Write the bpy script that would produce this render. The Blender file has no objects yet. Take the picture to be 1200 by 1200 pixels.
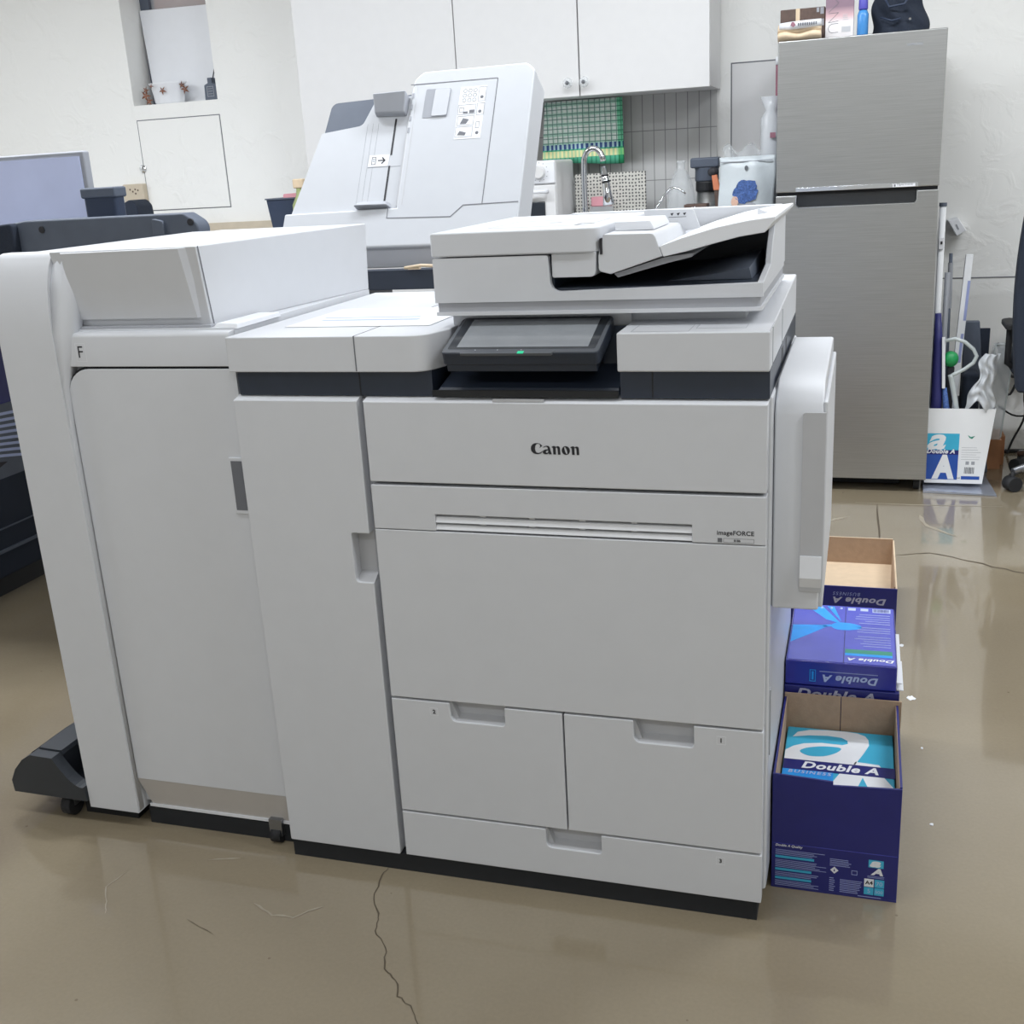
import bpy, bmesh, math, random
from mathutils import Vector, Matrix
from mathutils.geometry import tessellate_polygon
random.seed(7)
PI = math.pi
scene = bpy.context.scene
C = scene.collection

# ---------------------------------------------------------------- camera
cam_d = bpy.data.cameras.new('camera'); cam = bpy.data.objects.new('camera', cam_d); C.objects.link(cam)
cam_d.sensor_width = 36; cam_d.sensor_height = 36; cam_d.sensor_fit = 'HORIZONTAL'
cam_d.lens = 1297.75 / 1200 * 36; cam_d.clip_start = 0.05; cam_d.clip_end = 60
_yaw, _pit, _rol = 0.314629, 0.301987, -0.0576129
_f = Vector((-math.sin(_yaw)*math.cos(_pit), math.cos(_yaw)*math.cos(_pit), -math.sin(_pit)))
_r0 = Vector((math.cos(_yaw), math.sin(_yaw), 0)); _u0 = _r0.cross(_f)
_r = math.cos(_rol)*_r0 + math.sin(_rol)*_u0; _u = _r.cross(_f)
mw = Matrix((( _r.x, _u.x, -_f.x, 0), (_r.y, _u.y, -_f.y, 0), (_r.z, _u.z, -_f.z, 1.27), (0, 0, 0, 1)))
cam.matrix_world = mw
scene.camera = cam
# ---------------------------------------------------------------- world, lights, exposure
w = bpy.data.worlds.new('world'); scene.world = w; w.use_nodes = True
w.node_tree.nodes['Background'].inputs[0].default_value = (0.80, 0.88, 1.0, 1)
w.node_tree.nodes['Background'].inputs[1].default_value = 1.0
scene.view_settings.view_transform = 'Standard'
scene.view_settings.look = 'None'
scene.view_settings.gamma = 1
scene.view_settings.use_curve_mapping = False
scene.view_settings.exposure = 0.0
LAMPS = [(-4.2, 2.8, 38), (-2.4, 3.0, 36), (-0.6, 3.2, 36), (1.2, 3.2, 34), (-3.2, 1.1, 12), (-1.0, 1.1, 12), (1.4, 1.3, 24), (-2.2, -0.9, 17), (0.6, -0.9, 19)]  # first entry, far left, is an unseen lamp added to brighten the left wall
CEIL = 2.75

# ---------------------------------------------------------------- helpers
def s2l(c):
    return tuple((x/255/12.92 if x/255 <= 0.04045 else ((x/255+0.055)/1.055)**2.4) for x in c)
MATS = {}
def mat(name, rgb, rough=0.5, metal=0.0, var=0.03, scale=25, bump=0.0, bscale=200, emit=0, alpha=1, trans=0, coat=0, stretch=None, spec=0.5):
    m = bpy.data.materials.new(name); m.use_nodes = True; nt = m.node_tree; b = nt.nodes['Principled BSDF']
    c = s2l(rgb)
    tc = nt.nodes.new('ShaderNodeTexCoord'); mp = nt.nodes.new('ShaderNodeMapping')
    if stretch: mp.inputs['Scale'].default_value = stretch
    nz = nt.nodes.new('ShaderNodeTexNoise'); nz.inputs['Scale'].default_value = scale; nz.inputs['Detail'].default_value = 4
    rp = nt.nodes.new('ShaderNodeValToRGB')
    rp.color_ramp.elements[0].position = 0.3; rp.color_ramp.elements[1].position = 0.7
    rp.color_ramp.elements[0].color = tuple(max(0, x*(1-var)) for x in c)+(1,)
    rp.color_ramp.elements[1].color = tuple(min(1, x*(1+var)) for x in c)+(1,)
    nt.links.new(tc.outputs['Object'], mp.inputs[0]); nt.links.new(mp.outputs[0], nz.inputs['Vector'])
    nt.links.new(nz.outputs['Fac'], rp.inputs[0]); nt.links.new(rp.outputs[0], b.inputs['Base Color'])
    b.inputs['Roughness'].default_value = rough; b.inputs['Metallic'].default_value = metal
    b.inputs['Specular IOR Level'].default_value = spec
    if coat: b.inputs['Coat Weight'].default_value = coat; b.inputs['Coat Roughness'].default_value = 0.1
    if emit:
        nt.links.new(rp.outputs[0], b.inputs['Emission Color']); b.inputs['Emission Strength'].default_value = emit
    if trans: b.inputs['Transmission Weight'].default_value = trans; b.inputs['IOR'].default_value = 1.3
    if alpha < 1: b.inputs['Alpha'].default_value = alpha
    if bump:
        n2 = nt.nodes.new('ShaderNodeTexNoise'); n2.inputs['Scale'].default_value = bscale; n2.inputs['Detail'].default_value = 6
        nt.links.new(mp.outputs[0], n2.inputs['Vector'])
        bm_ = nt.nodes.new('ShaderNodeBump'); bm_.inputs['Strength'].default_value = bump; bm_.inputs['Distance'].default_value = 0.01
        nt.links.new(n2.outputs['Fac'], bm_.inputs['Height']); nt.links.new(bm_.outputs[0], b.inputs['Normal'])
    MATS[name] = m
    return m

class MB:
    def __init__(s): s.v = []; s.f = []
    def add(s, vs, fs):
        o = len(s.v); s.v += [tuple(x) for x in vs]; s.f += [tuple(i+o for i in f) for f in fs]; return s
    def box(s, x0, x1, y0, y1, z0, z1):
        return s.add([(x0,y0,z0),(x1,y0,z0),(x1,y1,z0),(x0,y1,z0),(x0,y0,z1),(x1,y0,z1),(x1,y1,z1),(x0,y1,z1)],
                     [(0,3,2,1),(4,5,6,7),(0,1,5,4),(1,2,6,5),(2,3,7,6),(3,0,4,7)])
    def hexa(s, p):   # eight points: bottom four then top four
        return s.add(p, [(0,3,2,1),(4,5,6,7),(0,1,5,4),(1,2,6,5),(2,3,7,6),(3,0,4,7)])
    def prism(s, poly, ax, a0, a1):
        n = len(poly)
        def P(p, a): return {'x': (a, p[0], p[1]), 'y': (p[0], a, p[1]), 'z': (p[0], p[1], a)}[ax]
        vs = [P(p, a0) for p in poly]+[P(p, a1) for p in poly]
        return s.add(vs, [tuple(range(n)), tuple(range(2*n-1, n-1, -1))]+[(i, (i+1) % n, n+(i+1) % n, n+i) for i in range(n)])
    def cyl(s, p0, p1, r0, r1=None, n=20):
        r1 = r0 if r1 is None else r1
        p0 = Vector(p0); p1 = Vector(p1); d = (p1-p0).normalized()
        a = d.orthogonal().normalized(); b = d.cross(a)
        vs = []
        for p, r in ((p0, r0), (p1, r1)):
            for i in range(n):
                t = 2*PI*i/n; vs.append(p+a*math.cos(t)*r+b*math.sin(t)*r)
        return s.add(vs, [tuple(range(n)), tuple(range(2*n-1, n-1, -1))]+[(i, (i+1) % n, n+(i+1) % n, n+i) for i in range(n)])
    def tube(s, pts, r, n=10):
        pts = [Vector(p) for p in pts]; N = len(pts); rs = r if isinstance(r, (list, tuple)) else [r]*N
        vs = []; a = None
        for i, p in enumerate(pts):
            d = (pts[min(i+1, N-1)]-pts[max(i-1, 0)]).normalized()
            if a is None: a = d.orthogonal().normalized()
            a = (a-d*a.dot(d)).normalized(); b = d.cross(a)
            for k in range(n):
                t = 2*PI*k/n; vs.append(p+(a*math.cos(t)+b*math.sin(t))*rs[i])
        fs = [tuple(range(n)), tuple(range(N*n-1, (N-1)*n-1, -1))]
        for i in range(N-1):
            for k in range(n): fs.append((i*n+k, i*n+(k+1) % n, (i+1)*n+(k+1) % n, (i+1)*n+k))
        return s.add(vs, fs)
    def lathe(s, prof, c, n=24):
        N = len(prof); vs = []
        for r, z in prof:
            for k in range(n):
                t = 2*PI*k/n; vs.append((c[0]+r*math.cos(t), c[1]+r*math.sin(t), c[2]+z))
        fs = [tuple(range(n)), tuple(range(N*n-1, (N-1)*n-1, -1))]
        for i in range(N-1):
            for k in range(n): fs.append((i*n+k, i*n+(k+1) % n, (i+1)*n+(k+1) % n, (i+1)*n+k))
        return s.add(vs, fs)
    def ball(s, c, r, n=16, m=10):
        rr = r if isinstance(r, (tuple, list)) else (r, r, r)
        vs = []; fs = []
        for i in range(1, m):
            for k in range(n):
                a = PI*i/m; t = 2*PI*k/n
                vs.append((c[0]+rr[0]*math.sin(a)*math.cos(t), c[1]+rr[1]*math.sin(a)*math.sin(t), c[2]+rr[2]*math.cos(a)))
        vs += [(c[0], c[1], c[2]+rr[2]), (c[0], c[1], c[2]-rr[2])]
        T = len(vs)-2
        for i in range(m-2):
            for k in range(n): fs.append((i*n+k, i*n+(k+1) % n, (i+1)*n+(k+1) % n, (i+1)*n+k))
        for k in range(n): fs.append((T, (k+1) % n, k)); fs.append((T+1, (m-2)*n+k, (m-2)*n+(k+1) % n))
        return s.add(vs, fs)
    def sheet(s, fn, nu, nv, th):   # fn(u,v)->(point, normal)
        vs = []
        for side in (0, 1):
            for j in range(nv+1):
                for i in range(nu+1):
                    p, n_ = fn(i/nu, j/nv); vs.append(Vector(p)+Vector(n_)*(th*side))
        W = nu+1; O = W*(nv+1); fs = []
        for j in range(nv):
            for i in range(nu):
                a = j*W+i; fs.append((a, a+1, a+W+1, a+W)); fs.append((O+a, O+a+W, O+a+W+1, O+a+1))
        for i in range(nu): fs.append((i, O+i, O+i+1, i+1)); a = nv*W+i; fs.append((a, a+1, O+a+1, O+a))
        for j in range(nv): a = j*W; fs.append((a, a+W, O+a+W, O+a)); a = j*W+nu; fs.append((a, O+a, O+a+W, a+W))
        return s.add(vs, fs)
    def build(s, name, m, parent=None, bevel=0, smooth=False, seg=2, flat=False):
        me = bpy.data.meshes.new(name)
        off = Vector((0, 0, 0)); p = parent
        while p is not None: off += p.location; p = p.parent
        me.from_pydata([tuple(Vector(v)-off) for v in s.v], [], s.f)
        if not flat:
            b = bmesh.new(); b.from_mesh(me); bmesh.ops.recalc_face_normals(b, faces=b.faces); b.to_mesh(me); b.free()
        me.materials.append(m if not isinstance(m, str) else MATS[m])
        o = bpy.data.objects.new(name, me); C.objects.link(o); o.parent = parent
        if bevel:
            md = o.modifiers.new('bevel', 'BEVEL'); md.width = bevel; md.segments = seg; md.limit_method = 'ANGLE'; md.angle_limit = 0.6
            md.harden_normals = True
            for q in me.polygons: q.use_smooth = True
        elif smooth:
            for q in me.polygons: q.use_smooth = len(q.vertices) <= 4
        return o

def rp(pts, n=5):
    """polygon with rounded corners: pts of (a, b) or (a, b, radius)"""
    out = []; N = len(pts)
    for i, p in enumerate(pts):
        if len(p) < 3 or p[2] == 0: out.append((p[0], p[1])); continue
        a = Vector(pts[i-1][:2]); c = Vector(pts[(i+1) % N][:2]); b = Vector(p[:2]); r = p[2]
        u1 = (a-b).normalized(); u2 = (c-b).normalized(); ang = u1.angle(u2)
        t = r/math.tan(ang/2); c0 = b+(u1+u2).normalized()*(r/math.sin(ang/2))
        s0 = b+u1*t; s1 = b+u2*t; v0 = s0-c0; v1 = s1-c0
        tot = v0.angle(v1); sg = 1 if v0.x*v1.y-v0.y*v1.x > 0 else -1
        for k in range(n+1):
            th = sg*tot*k/n; cs, sn = math.cos(th), math.sin(th)
            out.append((c0.x+v0.x*cs-v0.y*sn, c0.y+v0.x*sn+v0.y*cs))
    return out

def thing(name, label, cat, loc=(0, 0, 0), group=None):
    o = bpy.data.objects.new(name, None); C.objects.link(o); o.location = loc; o.empty_display_size = 0.05
    o['label'] = label; o['category'] = cat
    if group: o['group'] = group
    return o
def tag(o, label, cat, group=None, kind=None):
    o['label'] = label; o['category'] = cat
    if group: o['group'] = group
    if kind: o['kind'] = kind
    return o
def struct(o): o['kind'] = 'structure'; return o

class Fr:
    def __init__(s, o, u, v): s.o = Vector(o); s.u = Vector(u).normalized(); s.v = Vector(v).normalized(); s.n = s.u.cross(s.v)
    def p(s, a, b, h=0): return s.o+s.u*a+s.v*b+s.n*h
    def poly(s, mb, pts, h0, h1):
        n = len(pts); vs = [s.p(a, b, h0) for a, b in pts]+[s.p(a, b, h1) for a, b in pts]
        return mb.add(vs, [tuple(range(n)), tuple(range(2*n-1, n-1, -1))]+[(i, (i+1) % n, n+(i+1) % n, n+i) for i in range(n)])
    def rect(s, mb, a0, a1, b0, b1, h0=0.0, h1=0.0003): return s.poly(mb, [(a0, b0), (a1, b0), (a1, b1), (a0, b1)], h0, h1)
    def ring(s, mb, a0, a1, b0, b1, t, h0=0, h1=0.0003):
        s.rect(mb, a0, a1, b0, b0+t, h0, h1); s.rect(mb, a0, a1, b1-t, b1, h0, h1)
        s.rect(mb, a0, a0+t, b0+t, b1-t, h0, h1); return s.rect(mb, a1-t, a1, b0+t, b1-t, h0, h1)
    def text(s, mb, txt, a0, b0, width=None, height=None, h=0.0004, shear=0, bold=0, space=1.0, rot=0):
        cu = bpy.data.curves.new('t', 'FONT'); cu.body = txt; cu.size = 1; cu.shear = shear; cu.offset = bold; cu.space_character = space
        cu.resolution_u = 3
        ob = bpy.data.objects.new('t', cu); me = bpy.data.meshes.new_from_object(ob)
        vs = [(v.co.x, v.co.y) for v in me.vertices]
        if not vs: return mb
        x0 = min(v[0] for v in vs); x1 = max(v[0] for v in vs); y0 = min(v[1] for v in vs); y1 = max(v[1] for v in vs)
        sx = width/(x1-x0) if width else None; sy = height/(y1-y0) if height else None
        if sx is None: sx = sy
        if sy is None: sy = sx
        c, d = math.cos(rot), math.sin(rot); out = []
        for x, y in vs:
            X = (x-x0)*sx; Y = (y-y0)*sy; out.append(s.p(a0+X*c-Y*d, b0+X*d+Y*c, h))
        mb.add(out, [tuple(p.vertices) for p in me.polygons])
        bpy.data.meshes.remove(me); bpy.data.objects.remove(ob); bpy.data.curves.remove(cu)
        return mb

# ---------------------------------------------------------------- materials
mat('white_plastic', (214, 216, 220), 0.42, bump=0.05, bscale=900, var=0.01)
mat('lid_plastic', (201, 204, 209), 0.4, bump=0.04, bscale=900, var=0.01)
mat('grey_plastic', (172, 174, 180), 0.45, var=0.02)
mat('kick_plastic', (200, 195, 190), 0.45, var=0.02)
mat('recess_grey', (192, 193, 196), 0.5, var=0.02)
mat('hazed_black_plastic', (46, 54, 68), 0.35, var=0.05)  # black plastic; the bluish lift of lens haze is put into its colour
mat('charcoal', (86, 94, 108), 0.5, var=0.05, bump=0.05, bscale=600)
mat('black_plastic', (26, 28, 32), 0.5, var=0.1)
mat('dark_gap', (30, 32, 36), 0.8, var=0.1)
mat('bezel_grey', (92, 96, 102), 0.4, var=0.03)
mat('screen_glass', (150, 154, 158), 0.12, var=0.05, coat=0.5)
mat('bezel_black', (48, 52, 58), 0.15, var=0.05, coat=0.5)
mat('ink', (38, 38, 44), 0.6, var=0.02)
mat('ink_grey', (110, 112, 118), 0.6, var=0.02)
mat('green_led', (40, 190, 140), 0.4, emit=0.6)
mat('guide_grey', (160, 163, 170), 0.4, var=0.02)
mat('label_white', (232, 234, 238), 0.5, var=0.01)
mat('steel', (182, 183, 183), 0.34, metal=1.0, var=0.08, scale=6, stretch=(1, 1, 60), bump=0.02, bscale=40)
mat('chrome', (215, 218, 222), 0.08, metal=1.0, var=0.02)
mat('cardboard', (172, 146, 122), 0.85, var=0.06, scale=60, bump=0.1)
mat('box_blue', (30, 34, 112), 0.38, var=0.04, coat=0.15)
mat('ream_blue', (44, 48, 150), 0.25, var=0.05, coat=0.5)
mat('ream_violet', (78, 84, 186), 0.2, var=0.12, scale=9, coat=0.6)
mat('cyan', (64, 178, 214), 0.35, var=0.03)
mat('bright_cyan', (40, 150, 232), 0.3, var=0.12, scale=20)
mat('pale_print', (178, 190, 226), 0.5, var=0.02)
mat('paper_white', (236, 238, 240), 0.6, var=0.01)
mat('green_print', (60, 140, 120), 0.4)
mat('cabinet_white', (220, 220, 220), 0.35, var=0.01)
mat('beige', (196, 184, 164), 0.7, var=0.04)
mat('rubber', (32, 33, 36), 0.7, var=0.1)
mat('fabric_dark', (34, 42, 56), 0.9, var=0.15, scale=300, bump=0.2, bscale=500)
mat('brick_pink', (214, 164, 146), 0.9, var=0.08, scale=12)
mat('brown', (92, 74, 66), 0.6, var=0.15, scale=60)
mat('tan', (222, 200, 170), 0.5, var=0.08, scale=40)
mat('mauve', (150, 104, 118), 0.5, var=0.05)
mat('bottle_blue', (70, 140, 205), 0.2, var=0.05)
mat('cap_violet', (84, 82, 180), 0.4)
mat('clear_plastic', (225, 230, 232), 0.08, var=0.01, alpha=0.32)
mat('bag_plastic', (226, 230, 234), 0.25, var=0.03, alpha=0.62)
mat('pouch', (206, 214, 218), 0.35, var=0.06, scale=8, bump=0.5, bscale=14)
mat('hair_blue', (70, 100, 160), 0.7, var=0.5, scale=180)
mat('skin_print', (218, 180, 160), 0.6)
mat('orange', (205, 120, 80), 0.5)
mat('pink', (226, 160, 170), 0.6)
mat('green', (34, 150, 84), 0.4)
mat('lime', (150, 160, 110), 0.4)
mat('foil', (180, 186, 200), 0.25, metal=0.7, var=0.2, scale=14, bump=0.4, bscale=30)
mat('translucent', (206, 214, 214), 0.3, var=0.03, alpha=0.75)
mat('screen_lavender', (176, 184, 212), 0.3, var=0.08, scale=4, emit=0.25)
mat('indigo', (48, 50, 112), 0.5, var=0.08)
mat('crack', (84, 74, 60), 0.9)
mat('scratch', (158, 149, 132), 0.5)
mat('navy_box', (44, 56, 78), 0.5, var=0.04)
mat('pebble_metal', (150, 152, 156), 0.3, metal=0.9)
mat('wood_orange', (170, 120, 84), 0.8, var=0.08)
mat('lamp_glow', (255, 252, 246), 0.5, emit=1.0, var=0.0)

def wall_mat():
    m = bpy.data.materials.new('plaster'); m.use_nodes = True; nt = m.node_tree; b = nt.nodes['Principled BSDF']
    tc = nt.nodes.new('ShaderNodeTexCoord')
    b.inputs['Base Color'].default_value = s2l((238, 238, 235))+(1,); b.inputs['Roughness'].default_value = 0.75
    n1 = nt.nodes.new('ShaderNodeTexNoise'); n1.inputs['Scale'].default_value = 7; n1.inputs['Detail'].default_value = 8; n1.inputs['Distortion'].default_value = 1.5
    r1 = nt.nodes.new('ShaderNodeValToRGB'); r1.color_ramp.elements[0].position = 0.50; r1.color_ramp.elements[1].position = 0.66
    n2 = nt.nodes.new('ShaderNodeTexNoise'); n2.inputs['Scale'].default_value = 2.2; n2.inputs['Detail'].default_value = 3
    mx = nt.nodes.new('ShaderNodeMath'); mx.operation = 'MULTIPLY'
    bp = nt.nodes.new('ShaderNodeBump'); bp.inputs['Strength'].default_value = 0.3; bp.inputs['Distance'].default_value = 0.012
    for n in (n1, n2): nt.links.new(tc.outputs['Object'], n.inputs['Vector'])
    nt.links.new(n1.outputs['Fac'], r1.inputs[0]); nt.links.new(r1.outputs[0], mx.inputs[0]); nt.links.new(n2.outputs['Fac'], mx.inputs[1])
    nt.links.new(mx.outputs[0], bp.inputs['Height']); nt.links.new(bp.outputs[0], b.inputs['Normal'])
    MATS['plaster'] = m
wall_mat()
def floor_mat():
    m = bpy.data.materials.new('epoxy_floor'); m.use_nodes = True; nt = m.node_tree; b = nt.nodes['Principled BSDF']
    tc = nt.nodes.new('ShaderNodeTexCoord')
    n1 = nt.nodes.new('ShaderNodeTexNoise'); n1.inputs['Scale'].default_value = 1.6; n1.inputs['Detail'].default_value = 6; n1.inputs['Distortion'].default_value = 0.6
    r1 = nt.nodes.new('ShaderNodeValToRGB')
    r1.color_ramp.elements[0].position = 0.3; r1.color_ramp.elements[0].color = s2l((134, 122, 101))+(1,)
    r1.color_ramp.elements[1].position = 0.72; r1.color_ramp.elements[1].color = s2l((146, 135, 114))+(1,)
    n2 = nt.nodes.new('ShaderNodeTexNoise'); n2.inputs['Scale'].default_value = 140; n2.inputs['Detail'].default_value = 2
    mx = nt.nodes.new('ShaderNodeMixRGB'); mx.blend_type = 'OVERLAY'; mx.inputs[0].default_value = 0.07
    for n in (n1, n2): nt.links.new(tc.outputs['Object'], n.inputs['Vector'])
    nt.links.new(n1.outputs['Fac'], r1.inputs[0]); nt.links.new(r1.outputs[0], mx.inputs[1]); nt.links.new(n2.outputs['Fac'], mx.inputs[2])
    # sparse dark specks
    vo = nt.nodes.new('ShaderNodeTexVoronoi'); vo.inputs['Scale'].default_value = 9
    nt.links.new(tc.outputs['Object'], vo.inputs['Vector'])
    lt = nt.nodes.new('ShaderNodeMath'); lt.operation = 'LESS_THAN'; lt.inputs[1].default_value = 0.025
    nt.links.new(vo.outputs['Distance'], lt.inputs[0])
    m2 = nt.nodes.new('ShaderNodeMixRGB'); m2.inputs[2].default_value = s2l((96, 84, 66))+(1,)
    mm = nt.nodes.new('ShaderNodeMath'); mm.operation = 'MULTIPLY'; mm.inputs[1].default_value = 0.6
    nt.links.new(lt.outputs[0], mm.inputs[0]); nt.links.new(mm.outputs[0], m2.inputs[0]); nt.links.new(mx.outputs[0], m2.inputs[1])
    nt.links.new(m2.outputs[0], b.inputs['Base Color'])
    n3 = nt.nodes.new('ShaderNodeTexNoise'); n3.inputs['Scale'].default_value = 3; n3.inputs['Detail'].default_value = 5
    nt.links.new(tc.outputs['Object'], n3.inputs['Vector'])
    mr = nt.nodes.new('ShaderNodeMapRange'); mr.inputs[3].default_value = 0.10; mr.inputs[4].default_value = 0.2
    nt.links.new(n3.outputs['Fac'], mr.inputs[0]); nt.links.new(mr.outputs[0], b.inputs['Roughness'])
    bp = nt.nodes.new('ShaderNodeBump'); bp.inputs['Strength'].default_value = 0.04; bp.inputs['Distance'].default_value = 0.01
    nt.links.new(n3.outputs['Fac'], bp.inputs['Height']); nt.links.new(bp.outputs[0], b.inputs['Normal'])
    b.inputs['Specular IOR Level'].default_value = 0.5; b.inputs['Coat Weight'].default_value = 0.8; b.inputs['Coat Roughness'].default_value = 0.05
    MATS['epoxy_floor'] = m
floor_mat()
def tile_mat():
    m = bpy.data.materials.new('grey_tile'); m.use_nodes = True; nt = m.node_tree; b = nt.nodes['Principled BSDF']
    tc = nt.nodes.new('ShaderNodeTexCoord'); sp = nt.nodes.new('ShaderNodeSeparateXYZ'); cb = nt.nodes.new('ShaderNodeCombineXYZ')
    nt.links.new(tc.outputs['Object'], sp.inputs[0]); nt.links.new(sp.outputs['X'], cb.inputs[0]); nt.links.new(sp.outputs['Z'], cb.inputs[1])
    mp = nt.nodes.new('ShaderNodeMapping'); mp.inputs['Location'].default_value = (0.012, -0.359, 0)
    nt.links.new(cb.outputs[0], mp.inputs[0])
    br = nt.nodes.new('ShaderNodeTexBrick'); br.offset = 0; br.inputs['Scale'].default_value = 1
    br.inputs['Brick Width'].default_value = 0.0485; br.inputs['Row Height'].default_value = 0.205; br.inputs['Mortar Size'].default_value = 0.0018
    br.inputs['Color1'].default_value = s2l((202, 202, 200))+(1,); br.inputs['Color2'].default_value = s2l((196, 196, 195))+(1,)
    br.inputs['Mortar'].default_value = s2l((140, 140, 140))+(1,)
    nt.links.new(mp.outputs[0], br.inputs['Vector']); nt.links.new(br.outputs['Color'], b.inputs['Base Color']); b.inputs['Roughness'].default_value = 0.35
    MATS['grey_tile'] = m
tile_mat()
def towel_mat():
    m = bpy.data.materials.new('check_towel'); m.use_nodes = True; nt = m.node_tree; b = nt.nodes['Principled BSDF']; L = nt.links
    tc = nt.nodes.new('ShaderNodeTexCoord'); sp = nt.nodes.new('ShaderNodeSeparateXYZ'); L.new(tc.outputs['Object'], sp.inputs[0])
    def M(op, a, bb=None):
        n = nt.nodes.new('ShaderNodeMath'); n.operation = op
        for i, v in enumerate((a, bb)):
            if v is None: continue
            if isinstance(v, (int, float)): n.inputs[i].default_value = v
            else: L.new(v, n.inputs[i])
        return n.outputs[0]
    def mix(f, a, c):
        n = nt.nodes.new('ShaderNodeMixRGB')
        L.new(f, n.inputs[0])
        for i, v in ((1, a), (2, c)):
            if isinstance(v, tuple): n.inputs[i].default_value = s2l(v)+(1,)
            else: L.new(v, n.inputs[i])
        return n.outputs[0]
    X = sp.outputs['X']; Z = sp.outputs['Z']      # object space: x from 0 at left, z from 0 at the hem
    ln = lambda v, per, t: M('LESS_THAN', M('FRACT', M('DIVIDE', M('ADD', v, 5.0), per)), t)
    base = mix(ln(X, 0.0235, 0.35), (236, 246, 240), (206, 232, 220))
    base = mix(ln(Z, 0.040, 0.35), base, (188, 224, 208))
    base = mix(ln(X, 0.0235, 0.13), base, (104, 146, 132))
    base = mix(ln(Z, 0.0195, 0.16), base, (104, 146, 132))
    hem = M('LESS_THAN', Z, 0.085)
    g = mix(ln(X, 0.02, 0.3), (84, 176, 142), (58, 140, 112))
    bandy = mix(ln(X, 0.018, 0.5), (232, 226, 170), (180, 210, 164))
    low = mix(M('MULTIPLY', M('GREATER_THAN', Z, 0.030), M('LESS_THAN', Z, 0.058)), g, bandy)
    dots = mix(M('LESS_THAN', M('FRACT', M('DIVIDE', M('ADD', X, 5.0), 0.020)), 0.55), (180, 212, 214), (62, 88, 140))
    low = mix(M('GREATER_THAN', Z, 0.064), low, dots)
    side = M('GREATER_THAN', X, 0.318)
    col = mix(hem, base, low)
    edge = mix(side, (255, 255, 255), (140, 218, 184)); mu = nt.nodes.new('ShaderNodeMixRGB'); mu.blend_type = 'MULTIPLY'; mu.inputs[0].default_value = 1; L.new(col, mu.inputs[1]); L.new(edge, mu.inputs[2]); L.new(mu.outputs[0], b.inputs['Base Color']); b.inputs['Roughness'].default_value = 0.95
    MATS['check_towel'] = m
towel_mat()
def perf_mat():
    m = mat('rack_white', (214, 212, 204), 0.45, var=0.01); nt = m.node_tree; b = nt.nodes['Principled BSDF']
    tc = nt.nodes.new('ShaderNodeTexCoord'); sp = nt.nodes.new('ShaderNodeSeparateXYZ'); cb = nt.nodes.new('ShaderNodeCombineXYZ')
    nt.links.new(tc.outputs['Object'], sp.inputs[0]); nt.links.new(sp.outputs['X'], cb.inputs[0]); nt.links.new(sp.outputs['Z'], cb.inputs[1])
    vo = nt.nodes.new('ShaderNodeTexVoronoi'); vo.inputs['Scale'].default_value = 72; vo.inputs['Randomness'].default_value = 0.25
    vo.voronoi_dimensions = '2D'
    nt.links.new(cb.outputs[0], vo.inputs['Vector'])
    lt = nt.nodes.new('ShaderNodeMath'); lt.operation = 'LESS_THAN'; lt.inputs[1].default_value = 0.28
    nt.links.new(vo.outputs['Distance'], lt.inputs[0])
    mx = nt.nodes.new('ShaderNodeMixRGB'); mx.inputs[1].default_value = s2l((206, 204, 196))+(1,); mx.inputs[2].default_value = s2l((84, 84, 84))+(1,)
    nt.links.new(lt.outputs[0], mx.inputs[0]); nt.links.new(mx.outputs[0], b.inputs['Base Color'])
    MATS['perforated'] = m
perf_mat()

# ---------------------------------------------------------------- room
XL, XR, YF, YB = -5.2, 3.0, -2.6, 5.0
fl = struct(MB().box(XL, XR, YF, YB, -0.1, 0).build('floor', 'epoxy_floor'))
struct(MB().box(XL, XR, YF, YB, CEIL, CEIL+0.1).build('ceiling', 'plaster'))
struct(MB().box(XL-0.12, XL, YF, YB, 0, CEIL).build('wall_left', 'plaster'))
struct(MB().box(XR, XR+0.12, YF, YB, 0, CEIL).build('wall_right', 'plaster'))
struct(MB().box(XL, XR, YF-0.12, YF, 0, CEIL).build('wall_front', 'plaster'))
wx0, wx1, wz0, wz1 = -3.458, -2.989, 1.655, 2.45
for a in ((XL, wx0, 0, CEIL), (wx1, XR, 0, CEIL), (wx0, wx1, 0, wz0), (wx0, wx1, wz1, CEIL)):
    struct(MB().box(a[0], a[1], YB, YB+0.24, a[2], a[3]).build('wall_back', 'plaster'))
# window in the niche: dark frame, glass, pink brick outside
wn = bpy.data.objects.new('window_1', None); C.objects.link(wn); wn.location = (-3.22, 5.19, 1.655); wn['kind'] = 'structure'
m_ = MB(); m_.box(wx0, wx0+0.05, 5.17, 5.22, wz0, wz1).box(wx1-0.05, wx1, 5.17, 5.22, wz0, wz1).box(wx0+0.05, wx1-0.05, 5.17, 5.22, wz0, wz0+0.05).box(wx0+0.05, wx1-0.05, 5.17, 5.22, wz1-0.05, wz1)
m_.build('window_frame', 'charcoal', wn)
MB().box(wx0+0.05, wx1-0.05, 5.19, 5.196, wz0+0.05, wz1-0.05).build('glass_pane', 'clear_plastic', wn)
struct(MB().box(-4.3, -2.2, 5.55, 5.65, 0.8, 3.2).build('wall_outside', 'brick_pink'))
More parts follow.
